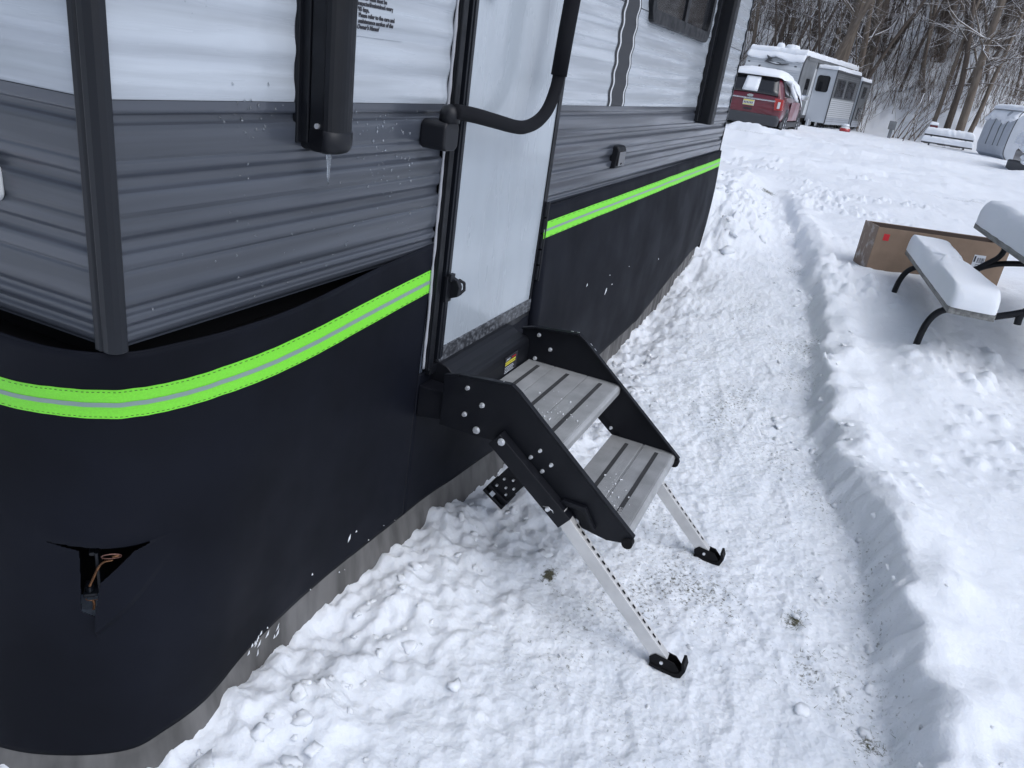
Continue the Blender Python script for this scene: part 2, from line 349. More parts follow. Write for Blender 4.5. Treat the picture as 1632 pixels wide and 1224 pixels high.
    # berm in front of the red car
    bb = np.exp(-((x - 22.6) / .8) ** 2) * sst(-1.0, .2, y) * (1 - sst(9, 12, y))
    z = z + bb * (.04 + .20 * fbm(x * .9, y * .9, 3))
    z = z + .22 * np.exp(-((x - 22.0) / .6) ** 2) * sst(-3.7, -4.3, y) * (.6 + fbm(x * .8, y * .8, 2))
    # wooded slope
    t = np.clip(x - toe(y), 0, None)
    hill = np.minimum(t * .42, 4 + t * .27) + sst(0, 2, t) * (.5 * fbm(x * .12, y * .12, 3) + .2 * fbm(x * .9, y * .9, 3))
    z = z + hill
    z = z - .5 * sst(.15, .6, y) * (x > .85) * (x < 6.0)      # under the trailer
    if not parts: return z
    tramp = np.clip(tr * 1.1, 0, 1) * (1 - sst(5.5, 9, x) * .3) * (1 - .7 * heap)
    dirt = np.zeros_like(x)
    for gx, gy, s, a in ((1.98, -.45, .035, .62), (2.24, -1.2, .030, .62), (2.24, -1.2, .08, .42), (1.82, -1.43, .05, .5), (2.77, -1.13, .09, .36), (2.6, -1.2, .12, .36), (1.95, -1.36, .10, .42),
                         (2.22, -1.01, .08, .38), (2.03, -1.26, .12, .42), (2.09, -.71, .07, .38), (2.98, -.91, .12, .33), (1.53, -.95, .10, .35), (2.24, -.62, .09, .38), (2.0, -.55, .09, .35),
                         (9.64, -.10, .16, .55), (9.2, -.2, .12, .42), (2.45, -1.3, .12, .38), (1.9, -.95, .12, .32)):
        dirt = np.maximum(dirt, a * np.exp(-((x - gx) ** 2 / (1.7 * s) ** 2 + (y - gy) ** 2 / s ** 2)))
    dirt = np.maximum(dirt, fd * (x < 24) * .42 * (fbm(x * .8, y * .25, 3) > .75) )
    pat = np.clip(fbm(x * 1.6 + 8, y * 2.2, 3) * .8 + .12, 0, 1) * tr * (x < 8) * sst(-.35, -.7, y)
    dirt = np.maximum(dirt, .315 * (pat > .02) + .13 * pat)
    dirt = np.maximum(dirt, .34 * sst(0, 3, t))
    return z, tramp, dirt
def spaced(a, b, s0, centre_lo, centre_hi, g=1.035, smax=1.2):
    xs = list(np.arange(centre_lo, centre_hi, s0)); s = s0; x = xs[-1]
    while x < b: s = min(s * g, smax); x += s; xs.append(x)
    s = s0; x = xs[0]; lo = []
    while x > a: s = min(s * g, smax); x -= s; lo.append(x)
    return np.array(lo[::-1] + xs)
gx = spaced(-30, 160, .0095, .62, 3.6, 1.012, 1.0); gy = spaced(-80, 80, .0095, -1.7, .12, 1.022, 1.0)
GX, GY = np.meshgrid(gx, gy, indexing='ij'); GZ, TR, DI = height(GX, GY, True)
nx, ny = GX.shape
vs = np.stack([GX, GY, GZ], -1).reshape(-1, 3)
idx = np.arange(nx * ny).reshape(nx, ny)
q = np.stack([idx[:-1, :-1], idx[1:, :-1], idx[1:, 1:], idx[:-1, 1:]], -1).reshape(-1, 4)
me = bpy.data.meshes.new('snow_ground'); me.vertices.add(len(vs)); me.vertices.foreach_set('co', vs.ravel())
me.loops.add(q.size); me.loops.foreach_set('vertex_index', q.ravel().astype(np.int32)); me.polygons.add(len(q))
me.polygons.foreach_set('loop_start', np.arange(0, q.size, 4, dtype=np.int32)); me.polygons.foreach_set('use_smooth', np.ones(len(q), bool))
me.update(calc_edges=True); me.materials.append(M['snow'])
for nm, arr in (('tramp', TR), ('dirt', DI)):
    a = me.attributes.new(nm, 'FLOAT', 'POINT'); a.data.foreach_set('value', arr.ravel().astype(np.float32))
g = link(bpy.data.objects.new('snow_ground', me)); tag(g, 'white snow covering the campsite, the trodden path and the wooded slope', 'snow', kind='structure')
def hz(x, y): return float(height(np.array([float(x)]), np.array([float(y)]))[0])

# loose lumps of snow
def lump(mb, x, y, z, r, seed):
    b = bmesh.new(); bmesh.ops.create_icosphere(b, subdivisions=2, radius=r)
    s = Vector((random.uniform(.7, 1.3), random.uniform(.7, 1.3), random.uniform(.5, .85)))
    rz = Matrix.Rotation(random.uniform(0, 6.28), 3, 'Z') @ Matrix.Rotation(random.uniform(-.5, .5), 3, 'X')
    vs = []
    for v in b.verts:
        n_ = mnoise.noise(v.co / r * 1.1 + Vector((seed, 0, 0))) * .9 + mnoise.noise(v.co / r * 2.6 + Vector((seed, 5, 0))) * .45
        p = v.co * (1 + n_); p = Vector((p.x * s.x, p.y * s.y, p.z * s.z)); vs.append(rz @ p + Vector((x, y, z)))
    fs = [tuple(v.index for v in f.verts) for f in b.faces]; b.free(); mb.add(vs, fs, True)
mb = MB()
for i in range(300):
    k = random.random()
    if k < .55:
        x = random.uniform(.75, 4.2); y = random.uniform(-.09, -.03) - abs(random.gauss(0, .16)); r = random.choice((.005, .007, .009, .012, .016, .022)) * random.uniform(.7, 1.2)
    elif k < .8:
        x = random.uniform(1.6, 6); y = float(np.interp(x, BX, BY)) + random.uniform(-.25, .25); r = random.uniform(.005, .022)
    elif k < .9:
        x = random.uniform(6.2, 8.6); y = random.uniform(-.5, .4); r = random.uniform(.015, .06)
    else:
        x = random.uniform(1.3, 6); y = random.uniform(-1.2, -.3); r = random.uniform(.004, .012)
    lump(mb, x, y, hz(x, y) - r * .1, r, i * 3.7)
tag(mb.build('snow_clods', M['clod'], recalc=False), 'loose crumbled lumps of snow along the skirt and path', 'snow', kind='stuff')

# grass blades poking through
mb = MB()
for cx_, cy_, n_, s_ in ((1.98, -.45, 90, .035), (2.24, -1.2, 120, .035), (1.82, -1.43, 110, .05), (2.0, -1.30, 50, .08), (2.77, -1.13, 40, .1), (2.24, -1.0, 30, .06), (9.64, -.1, 80, .15), (2.45, -1.25, 40, .1), (4.33, -2.01, 14, .03)):
    for i in range(n_):
        x = random.gauss(cx_, s_ * .8); y = random.gauss(cy_, s_ * .6); z = hz(x, y) - .003; a = random.uniform(0, 6.28); l = random.uniform(.008, .024); w_ = .0011
        dx, dy = math.cos(a) * l, math.sin(a) * l; px, py = -math.sin(a) * w_, math.cos(a) * w_
        mb.add([(x - px, y - py, z), (x + px, y + py, z), (x + dx, y + dy, z + l * .45), (x, y, z + w_)], [(0, 1, 2), (0, 2, 3), (1, 3, 2)])
M['grass'] = mat('winter_grass', (.05, .065, .025), .8, col2=(.16, .14, .07), vscale=60)
tag(mb.build('grass_blades', M['grass'], recalc=False), 'short winter grass poking through the trodden snow', 'grass', kind='stuff')

X0_ = .812
# ================================================================== THE BLACK SKIRT
def zup(x, k=1.0): return k * .028 * (max(0.0, min(1.0, (x - .95) / .85)) ** 1.25)
rowsA = {
 1.00: [(.735, 2.35), (.745, 1.0), (.755, .45), (.759, .19), (.776, .068), (.831, -.010), (.93, -.038), (1.062, -.058), (1.248, -.057), (1.525, -.028), (1.826, -.008)],
 .925: [(.735, 2.35), (.742, 1.0), (.748, .45), (.752, .194), (.785, .089), (.843, .013), (.941, -.024), (1.084, -.040), (1.277, -.040), (1.547, -.019), (1.826, -.006)],
 .865: [(.735, 2.35), (.745, 1.0), (.750, .45), (.765, .224), (.800, .108), (.857, .030), (.955, -.010), (1.092, -.032), (1.276, -.038), (1.549, -.020), (1.826, -.006)],
 .55: [(.70, 2.35), (.705, 1.0), (.715, .43), (.725, .222), (.765, .105), (.828, .022), (.91, -.012), (1.035, -.030), (1.225, -.015), (1.485, .000), (1.826, .004)],
 .15: [(.62, 2.35), (.63, 1.0), (.65, .4), (.67, .219), (.716, .104), (.784, .014), (.854, -.012), (.968, -.021), (1.151, .010), (1.403, .022), (1.826, .012)],
 -.06: [(.56, 2.35), (.57, 1.0), (.59, .4), (.615, .20), (.66, .075), (.735, -.03), (.82, -.060), (.95, -.055), (1.15, -.012), (1.40, .010), (1.826, -.035)],
}
NS = 24
keysA = sorted(rowsA, reverse=True)
dense = {k: catmull([(x, y, 0) for x, y in rowsA[k]], NS) for k in keysA}
NC = len(dense[keysA[0]])
def skirtA(u, z):
    """point of the near skirt at column u (0..NC-1), height z"""
    i = min(int(u), NC - 2); f = u - i
    def row(k): return dense[k][i].lerp(dense[k][i + 1], f)
    for a, b in zip(keysA, keysA[1:]):
        if z >= b or b == keysA[-1]:
            if z > keysA[0]: a, b = keysA[0], keysA[1]
            t = (a - z) / (a - b); p = row(a).lerp(row(b), max(min(t, 1.3), 0)); break
    zz = z + zup(p.x) * float(sst(.3, .9, np.array([z]))[0])
    return Vector((p.x, p.y, zz))
def wr(x, z):   # soft wrinkles of the cloth
    return .0022 * mnoise.noise(Vector((x * 2.2, z * 1.6, 1))) + .0009 * mnoise.noise(Vector((x * 9, z * 4, 4)))
def outA(u):
    a = skirtA(max(u - 1, 0), .8); b = skirtA(min(u + 1, NC - 1), .8); t = (b - a); t.z = 0; t.normalize(); return Vector((t.y, -t.x, 0))
zsA = [1.0 - i * .0125 for i in range(28)] + [.65 - i * .002 for i in range(110)] + [.4295 - i * .0133 for i in range(1, 22)]
# hole around the jack, in (y-like column, z)
def inhole(p):
    # pentagon read in the (x - y) diagonal and z of the front bulge
    s = p.x - p.y
    poly = HOLE
    c = False; j = len(poly) - 1
    for i in range(len(poly)):
        if (poly[i][1] > p.z) != (poly[j][1] > p.z) and s < (poly[j][0] - poly[i][0]) * (p.z - poly[i][1]) / (poly[j][1] - poly[i][1]) + poly[i][0]: c = not c
        j = i
    return c
HOLE = [(.60, .69), (.66, .672), (.675, .655), (.69, .56), (.725, .60), (.80, .70), (.83, .715), (.76, .69)]
skirt = empty('trailer_skirt', 'black vinyl skirt with a lime reflective band wrapped round the foot of the near trailer', 'trailer skirt', (1.2, 0, 0))
HOLE = [(88, .620), (101, .606), (102, .478), (107.5, .466), (109.5, .548), (122, .603), (131, .613), (115, .611)]
def inhole(u, z):
    c = False; j = len(HOLE) - 1
    for i in range(len(HOLE)):
        if (HOLE[i][1] > z) != (HOLE[j][1] > z) and u < (HOLE[j][0] - HOLE[i][0]) * (z - HOLE[i][1]) / (HOLE[j][1] - HOLE[i][1]) + HOLE[i][0]: c = not c
        j = i
    return c
def push(u, z):
    """cloth pushed out beside the hole, with a crease running up to the right"""
    d = 0
    if 108 <= u <= 150:
        lim = .43 + (u - 109) * .0042
        if z > lim and z < .612: d += .016 * (1 - (u - 108) / 42) ** 2 * min(1, (z - lim) / .02)
    if 84 <= u <= 136: d += .006 * math.exp(-((z - .63) / .025) ** 2) * math.sin((u - 84) / 52 * math.pi)
    return d
us = [0, 4, 8, 12, 16, 20, 24, 30, 36, 42, 48, 54, 60, 66] + list(np.arange(70, 86, .5)) + list(np.arange(86, 134, .25)) + list(range(135, NC)); us = [float(u) for u in us]
verts = []; faces = []
for iz, z in enumerate(zsA):
    for u in us:
        p = skirtA(u, z); n_ = outA(u); verts.append(p + n_ * (wr(p.x * 2 + p.y, z) + push(u, z)))
K = len(us)
for iz in range(len(zsA) - 1):
    for iu in range(K - 1):
        if 80 < us[iu] < 140 and .44 < zsA[iz] < .65 and inhole(us[iu] + .12, (zsA[iz] + zsA[iz + 1]) / 2): continue
        faces.append((iz * K + iu, iz * K + iu + 1, (iz + 1) * K + iu + 1, (iz + 1) * K + iu))
mb = MB(); mb.add(verts, faces, True)
# below the door, and beyond it to the far corner
def colC(x):
    zb = float(np.interp(x, [1.79, 2.3, 2.6, 3.2, 3.8, 4.4, 5.2, 5.8, 6.2], [.15, .15, .16, .165, .165, .17, .29, .36, .37])) + .006 * mnoise.noise(Vector((x * 5, 0, 0)))
    yb = float(np.interp(x, [1.79, 2.05, 2.29, 2.42, 2.6, 3.8, 5.2, 6.2], [.012, .004, -.021, -.035, -.03, -.028, -.022, -.01]))
    if x < 2.61: zt = .64; yt = -.012
    else: zt = float(np.interp(x, [2.6, 3.7, 6.2], [1.046, 1.058, 1.084])); yt = -.016
    return zt, yt, zb, yb
for x0, x1, nn in ((1.826, 2.605, 40), (2.605, 6.15, 150)):
    rows = []
    xs = [x0 + (x1 - x0) * i / nn for i in range(nn + 1)]
    for k in range(41):
        t = k / 40; r_ = []
        for x in xs:
            zt, yt, zb, yb = colC(min(max(x, x0 + .002), x1)); bulge = -.018 * math.sin(math.pi * t) * (x > 2.62)
            z = zt + (zb - zt) * t; yy = yt + (yb - yt) * t + bulge + wr(x, z) - .004
            if x < 2.1 and x0 < 2:
                pa = skirtA(NC - 1, z); f_ = float(sst(1.826, 2.1, np.array([x]))[0]); yy = (pa.y - wr(pa.x * 2 + pa.y, z)) * (1 - f_) + yy * f_
            r_.append((x, yy, z))
        rows.append(r_)
    mb.grid(rows)
rows = []
for k in range(21):
    t = k / 20; r_ = []
    for j, (dx, dy) in enumerate(((0, 0), (.03, .012), (.045, .05), (.05, .2), (.05, 1.2), (.05, 2.35))):
        r_.append((6.15 + dx, -.02 + dy - .015 * math.sin(math.pi * t) * (j == 0), 1.084 + (.34 - 1.084) * t))
    rows.append(r_)
mb.grid(rows)
sk = mb.build('skirt_panel', 'vinyl', skirt, recalc=False)
sd = sk.modifiers.new('solid', 'SOLIDIFY'); sd.thickness = .0015; sd.offset = -1
# gray flap hanging below
mb = MB(); rows = []
ul = [0, 12, 24, 36, 48] + [float(a) for a in range(56, NC)]
for k in range(9):
    r_ = []; z = .162 - k * .028
    for u in ul:
        p = skirtA(u, z); n_ = outA(u); r_.append(p + n_ * (-.003 + .006 * mnoise.noise(Vector((u * .09, z * 6, 2))) * (k > 1)))
    for x in np.arange(1.832, 6.15, .02):
        zt, yt, zb, yb = colC(x)
        fold = .004 * math.sin(x * 70) * sst(2.9, 3.4, np.array([x]))[0] * (k > 0)
        y2 = yb - .045 * (k / 8) if x < 2.7 else yb + .01
        r_.append((x, y2 + .004 + fold + .006 * mnoise.noise(Vector((x * 4, z * 6, 2))) * (k > 1), zb + .012 - k * .03))
    rows.append([tuple(a) for a in r_])
mb.grid(rows); fl = mb.build('ground_flap', 'flap', skirt, recalc=False)
sd = fl.modifiers.new('solid', 'SOLIDIFY'); sd.thickness = .001; sd.offset = -1
# hem line, lime bands with gray centre and stitching
def bandA(z0, z1, off, name, m_, par, dash=False):
    mb = MB(); rows = []
    n_ = 6 if not dash else 1
    for k in range(n_ + 1):
        z = z0 + (z1 - z0) * k / n_; r_ = []
        for u in ul + [NC - 1.0]:
            p = skirtA(u, z); r_.append(tuple(p + outA(u) * (off + wr(p.x * 2 + p.y, z)) + Vector((0, 0, .0012 * mnoise.noise(Vector((u * .15, 0, 9)))))))
        rows.append(r_)
    mb.grid(rows); return mb
def bandC(d0, d1, off):
    rows = []
    for k in range(7):
        r_ = []
        for x in list(np.arange(2.60, 6.15, .03)) + [6.15]:
            zc = float(np.interp(x, [2.6, 3.75, 6.2], [.992, 1.003, 1.030])) ; z = zc - (d0 + (d1 - d0) * k / 6) * .058 + .0022 * mnoise.noise(Vector((x * 3, 0, 5)))
            zt, yt, zb, yb = colC(max(x, 2.61)); t = (zt - z) / (zt - zb)
            r_.append((x, yt + (yb - yt) * t - .018 * math.sin(math.pi * t) + wr(x, z) - .0045 - off, z))
        rows.append(r_)
    r2 = [r + [(6.182, r[-1][1] + .016, r[-1][2]), (6.2025, r[-1][1] + .05, r[-1][2]), (6.2045, .6, r[-1][2])] for r in rows]
    return MB().grid([[tuple(p) for p in r] for r in r2])
ZT, ZB = .9265, .862
def zz(t): return ZT + (ZB - ZT) * t
bands = []
for maker in ('A', 'C'):
    f = (lambda a, b, o: bandA(zz(a), zz(b), o, '', '', None)) if maker == 'A' else (lambda a, b, o: bandC(a, b, o))
    b_ = f(0, 1, .0022).build('reflective_band', 'lime', skirt, recalc=False)
    f(.44, .60, .0030).build('reflective_line', 'tapegray', b_, recalc=False)
    for t0 in (.065, .93):
        st = f(t0, t0 + .022, .0032)
        st.f = [q_ for i, q_ in enumerate(st.f) if i % 2 == 0]; st.sm = st.sm[:len(st.f)]
        st.build('stitching', 'thread', b_, recalc=False)['kind'] = 'stuff'
mb = MB(); R1 = []; R2 = []; R3 = []; R4 = []
for u in ul + [NC - 1.0]:
    p = skirtA(u, .965); o_ = outA(u); R1.append(tuple(p - o_ * .002)); R2.append((p.x - o_.x * .02, p.y - o_.y * .02, .952)); R3.append((p.x - o_.x * .07, p.y - o_.y * .07, .948)); R4.append((p.x - o_.x * .16, p.y - o_.y * .16, .947))
mb.grid([R1, R2, R3, R4]); mb.build('gap_shade_sheet', 'rubber', skirt, recalc=False)  # black sheet added to stand for the dark gap behind the hem
# hem fold at the top of the skirt
hem = MB(); hem.tube([tuple(skirtA(u, 1.0) + outA(u) * (wr(skirtA(u, 1.0).x * 2 + skirtA(u, 1.0).y, 1.0) - .001)) for u in ul + [NC - 1.0]], .0028, 6)
hem.tube([(x, colC(x)[1] - .004 + wr(x, colC(x)[0]), colC(x)[0]) for x in list(np.arange(2.612, 6.15, .05)) + [6.15]], .0028, 6)
hem.build('top_hem', 'vinyl', skirt)
# scraps of snow and salt stuck on the vinyl
mb = MB()
def stuck(u, z, l, w_, a):
    p = skirtA(u, z); n_ = outA(u); t = Vector((-n_.y, n_.x, 0)); c, s_ = math.cos(a), math.sin(a)
    ring = []
    for i in range(9):
        th = 2 * math.pi * i / 9; r1 = l * math.cos(th) * random.uniform(.7, 1.1); r2 = w_ * math.sin(th) * random.uniform(.6, 1.2)
        ring.append(p + n_ * (.003 + wr(p.x * 2 + p.y, z)) + t * (r1 * c - r2 * s_) + Vector((0, 0, r1 * s_ + r2 * c)))
    cn = p + n_ * (.0065 + wr(p.x * 2 + p.y, z)); mb.add([cn] + ring, [(0, 1 + i, 1 + (i + 1) % 9) for i in range(9)], True)
stuck(223, .225, .013, .004, 1.0); stuck(224.5, .232, .005, .003, .3); stuck(213, .205, .004, .002, 1)
for i in range(14): stuck(random.gauss(194, 5), .16 + random.gauss(-.02, .02), random.uniform(.003, .014), random.uniform(.0006, .002), random.uniform(.8, 1.3))
for i in range(6): stuck(random.uniform(205, 238), .14 + random.gauss(0, .03), random.uniform(.001, .004), .001, random.uniform(0, 1.5))
for (x, z, l, w_, a) in ((3.35, .20, .05, .006, 1.25), (3.22, .14, .03, .006, .9), (3.36, .145, .012, .004, .9), (3.53, .545, .022, .007, 1.0), (3.62, .56, .006, .004, 0), (3.2, .64, .01, .003, 1), (4.6, .52, .006, .005, 1), (3.55, .62, .004, .003, 1), (3.9, .6, .003, .003, 1)):
    zt, yt, zb, yb = colC(x); t = (zt - z) / (zt - zb); y = yt + (yb - yt) * t - .018 * math.sin(math.pi * t) + wr(x, z) - .0055
    ring = []
    for i in range(9):
        th = 2 * math.pi * i / 9; r1 = l * math.cos(th) * random.uniform(.7, 1.1); r2 = w_ * math.sin(th) * random.uniform(.6, 1.2)
        ring.append((x + r1 * math.cos(a) - r2 * math.sin(a), y, z + r1 * math.sin(a) + r2 * math.cos(a)))
    mb.add([(x, y - .003, z)] + ring, [(0, 1 + i, 1 + (i + 1) % 9) for i in range(9)], True)
mb.build('stuck_snow', 'snowcap', skirt)['kind'] = 'stuff'

# ================================================================== JACK BRACKET + RING IN THE HOLE
jk = empty('jack_bracket', 'black steel bracket poking through the slit in the near corner of the skirt', 'bracket', (.80, .08, .5))
# local frame of the bulge
e1 = Vector((.70, -.71, 0)); e2 = Vector((0, 0, 1)); e3 = Vector((-.71, -.70, 0)); B0 = Vector((.792, .088, .5))
def L3(a, b, c): return B0 + e1 * a + e2 * b + e3 * c
def lbox(mb, a, b):
    c = [L3(x, y, z) for x, y, z in ((a[0], a[1], a[2]), (b[0], a[1], a[2]), (b[0], b[1], a[2]), (a[0], b[1], a[2]), (a[0], a[1], b[2]), (b[0], a[1], b[2]), (b[0], b[1], b[2]), (a[0], b[1], b[2]))]
    mb.add(c, [(0, 3, 2, 1), (4, 5, 6, 7), (0, 1, 5, 4), (1, 2, 6, 5), (2, 3, 7, 6), (3, 0, 4, 7)]); return mb
mb = MB(); lbox(mb, (-.085, -.10, -.14), (.16, .16, -.13)); mb.build('slit_shade_sheet', 'rubber', jk)  # black sheet added behind the slit as its shaded interior
mb = MB(); lbox(mb, (.016, -.03, -.05), (.022, .085, -.004)); lbox(mb, (.006, .078, -.05), (.016, .085, -.008)); mb.build('upright', 'trimgray', jk, bevel=.001)
mb = MB(); lbox(mb, (-.008, -.005, -.04), (.0155, .001, .004)); lbox(mb, (-.004, -.012, -.04), (.010, -.005, -.004)); mb.build('shelf', 'trimgray', jk, bevel=.001)
mb = MB(); mb.cyl(L3(.003, .008, -.006), (0, 0, 1), .0072, .010, 14); mb.cyl(L3(.003, .016, -.006), (0, 0, 1), .005, .008, 6); mb.build('bolt', 'trimgray', jk)
rg = empty('retaining_chain', 'rusty twisted wire chain with a ring hanging in the skirt slit', 'chain', tuple(L3(.01, .03, 0)))
mb = MB(); rc = L3(.046, .090, .016)
mb.tube([rc + e1 * .0165 * math.cos(t) + e2 * .0105 * math.sin(t) + e3 * .008 * math.sin(t) for t in np.linspace(0, 6.2, 28)], .0011, 6); mb.build('ring', 'ring', rg)
mb = MB()
path = catmull([L3(.046, .080, .014), L3(.034, .078, .013), L3(.026, .070, .011), L3(.020, .058, .008), L3(.015, .045, .003), L3(.008, .028, .002), L3(.004, .018, .002)], 10)
for ph in (0, 2.09, 4.19):
    pts_ = []
    for i, p in enumerate(path):
        a = i * .9 + ph; pts_.append(p + e1 * .0017 * math.cos(a) + e3 * .0017 * math.sin(a))
    mb.tube(pts_, .0011, 5)
mb.tube([L3(.046, .082, .006), L3(.058, .084, .007)], .0026, 8)
p2 = catmull([L3(.008, -.012, .006), L3(.009, -.02, .006), L3(.007, -.034, .005)], 10)
for ph in (0, 2.09, 4.19): mb.tube([p + e1 * .0017 * math.cos(i * .9 + ph) + e3 * .0017 * math.sin(i * .9 + ph) for i, p in enumerate(p2)], .0011, 5)
mb.build('twisted_wire', 'brass', rg)
mb = MB(); mb.tube([L3(.007 + .011 * math.cos(t), -.009 + .007 * math.sin(t), .005 + .004 * math.sin(t)) for t in np.linspace(2.8, 6.8, 14)], .001, 6); mb.build('hook', 'brass', rg)

# ================================================================== THE NEAR TRAILER
tr = empty('travel_trailer', 'large white and gray ribbed travel trailer close by with black door frame and skirt below', 'travel trailer', (3.5, 1.2, .97))
X0, X1 = .812, 6.135
def prof_low(z):
    """outline of the lower gray siding: y offset (outwards negative)"""
    z_ = [1.008, 1.012, 1.018, 1.030, 1.034, 1.040, 1.048, 1.060, 1.064, 1.070, 1.078, 1.090, 1.128, 1.133, 1.138, 1.160, 1.166, 1.180, 1.192, 1.212, 1.216, 1.221, 1.226, 1.254, 1.260, 1.274, 1.286, 1.298, 1.302, 1.307, 1.312, 1.352, 1.357, 1.368, 1.370, 1.3885]
    y_ = [0.000, 0.000, -.009, -.010, -.001, 0.000, -.009, -.011, -.001, 0.000, -.007, -.010, -.012, -.008, -.011, -.013, +.000, +.001, -.010, -.011, -.008, -.010, -.012, -.014, +.000, +.001, -.009, -.011, -.008, -.010, -.011, -.012, -.002, -.002, -.010, -.010]
    return z_, [v * .78 for v in y_]
def prof_high(z): 
    t = ((z - 1.405) / .0735) % 1.0
    return -.004 - .0026 * math.cos(2 * math.pi * t)
zl, yl = prof_low(0)
def low_panel(xa, xb):
    nxx = max(2, int((xb - xa) / .12)); rows = []
    zf, yf = [], []
    for (z1, z2, y1, y2) in zip(zl, zl[1:], yl, yl[1:]):
        for t in (0, .33, .67): zf.append(z1 + (z2 - z1) * t); yf.append(y1 + (y2 - y1) * (t * t * (3 - 2 * t)))
    zf.append(zl[-1]); yf.append(yl[-1])
    for z, y in zip(zf, yf): rows.append([(xa + (xb - xa) * i / nxx, y + .0016 * mnoise.noise(Vector(((xa + (xb - xa) * i / nxx) * 1.6, z * 3, 0))), z) for i in range(nxx + 1)])
    return rows
mb = MB()
for xa, xb in ((X0, 1.83), (2.63, X1)): mb.grid(low_panel(xa, xb))
mb.build('lower_siding', 'gray', tr, recalc=False)
mb = MB()
zs_ = list(np.arange(1.389, 3.3, .0061))
for xa, xb in ((X0, 1.83), (2.63, X1)):
    nxx = int((xb - xa) / .1); mb.grid([[(xa + (xb - xa) * i / nxx, prof_high(z) + .0022 * mnoise.noise(Vector(((xa + (xb - xa) * i / nxx) * 1.3, z * 2.5, 7))), z) for i in range(nxx + 1)] for z in zs_])
mb.build('upper_siding', 'white', tr, recalc=False)
# seam lines of the upper siding
mb = MB()
for z in (1.772,):
    mb.box((2.64, prof_high(z) - .002, z - .0015), (X1, prof_high(z) + .002, z + .0015))
mb.build('siding_seam', 'decalgray', tr)
# body core, end walls
mb = MB()
mb.box((X0 + .01, .004, 1.008), (X1 - .005, 2.38, 3.3)); mb.box((X0 + .07, .06, .93), (X1 - .02, 2.36, 1.006)); mb.build('body_core', 'rubber', tr)
mb = MB(); YE = list(np.linspace(.03, 2.38, 22))
zf, yf = [], []
for (z1, z2, y1, y2) in zip(zl, zl[1:], yl, yl[1:]):
    for t in (0, .33, .67): zf.append(z1 + (z2 - z1) * t); yf.append(y1 + (y2 - y1) * (t * t * (3 - 2 * t)))
zf.append(zl[-1]); yf.append(yl[-1])
mb.grid([[(X0 + .004 + yo * .9, yy, z) for yy in YE] for z, yo in zip(zf, yf)]); mb.build('lower_end_siding', 'gray', tr, recalc=False)
mb = MB(); mb.grid([[(X0 + .004 + prof_high(z) * .9, yy, z) for yy in YE] for z in zs_]); mb.build('upper_end_siding', 'white', tr, recalc=False)
mb = MB(); mb.box((X1 - .004, .0, .97), (X1 + .004, 2.38, 3.3)); mb.build('far_end_wall', 'white', tr)
# corner trim
mb = MB()
mb.prism([(X0 + .015, -.004), (X0 + .015, -.0185), (X0 + .002, -.0195), (X0 - .007, -.016), (X0 - .013, -.006), (X0 - .013, .006), (X0 - .009, .009), (X0 - .013, .012), (X0 - .013, .024), (X0 + .001, .028), (X0 + .01, .02), (X0 + .01, .01)], 'z', 1.006, 3.3)
mb.build('corner_trim', 'trimgray', tr, bevel=.002)
mb = MB(); mb.prism([(X1 - .012, -.003), (X1 - .012, -.011), (X1 + .008, -.011), (X1 + .008, .03), (X1 + .002, .03), (X1 + .002, -.003)], 'z', 1.05, 3.3); mb.build('corner_trim', 'trimgray', tr, bevel=.001)
# decal column (follows the waves)
def wav(x0, x1, z0, z1, off, name, m_, par):
    mb = MB(); zr = list(np.arange(z0, z1, .006))
    mb.grid([[(x0 + (x1 - x0) * i / 2 - .0, prof_high(z) - off, z) for i in range(3)] for z in zr]); return mb.build(name, m_, par, recalc=False)
dc = wav(3.170, 3.402, 1.3895, 3.2, .0032, 'decal_stripe', 'decalgray', tr)
wav(3.190, 3.207, 1.3895, 3.2, .0042, 'decal_edge', 'decalwhite', dc); wav(3.370, 3.386, 1.3895, 3.2, .0042, 'decal_edge', 'decalwhite', dc)
# window with rounded frame
def rrect(x0, x1, z0, z1, r, n=6):
    P = []
    for cx, cz, a0 in ((x1 - r, z0 + r, -90), (x1 - r, z1 - r, 0), (x0 + r, z1 - r, 90), (x0 + r, z0 + r, 180)):
        for i in range(n + 1): a = math.radians(a0 + 90 * i / n); P.append((cx + r * math.cos(a), cz + r * math.sin(a)))
    return P
def frame_mesh(mb, out, inn, y0, y1):
    n = len(out); vs = [(p[0], y0, p[1]) for p in out] + [(p[0], y1, p[1]) for p in out] + [(p[0], y1, p[1]) for p in inn] + [(p[0], y0, p[1]) for p in inn]
    fs = []
    for i in range(n):
        j = (i + 1) % n
        for a, b in ((0, 1), (1, 2), (2, 3)): fs.append((a * n + i, a * n + j, b * n + j, b * n + i))
    mb.add(vs, fs)
WX0, WX1, WZ0, WZ1 = 3.515, 4.80, 1.735, 2.35
mb = MB(); frame_mesh(mb, rrect(WX0, WX1, WZ0, WZ1, .08), rrect(WX0 + .05, WX1 - .05, WZ0 + .055, WZ1 - .05, .05), 0, -.026); wn = mb.build('window', 'black', tr, bevel=.003)
mb = MB(); mb.prism(rrect(WX0 + .045, WX1 - .045, WZ0 + .05, WZ1 - .045, .05), 'y', -.012, -.008); mb.build('pane', 'glass', wn)
mb = MB(); mb.box((4.16, -.02, WZ0 + .055), (4.22, -.012, WZ1 - .05)); mb.build('mullion', 'black', wn, bevel=.002)
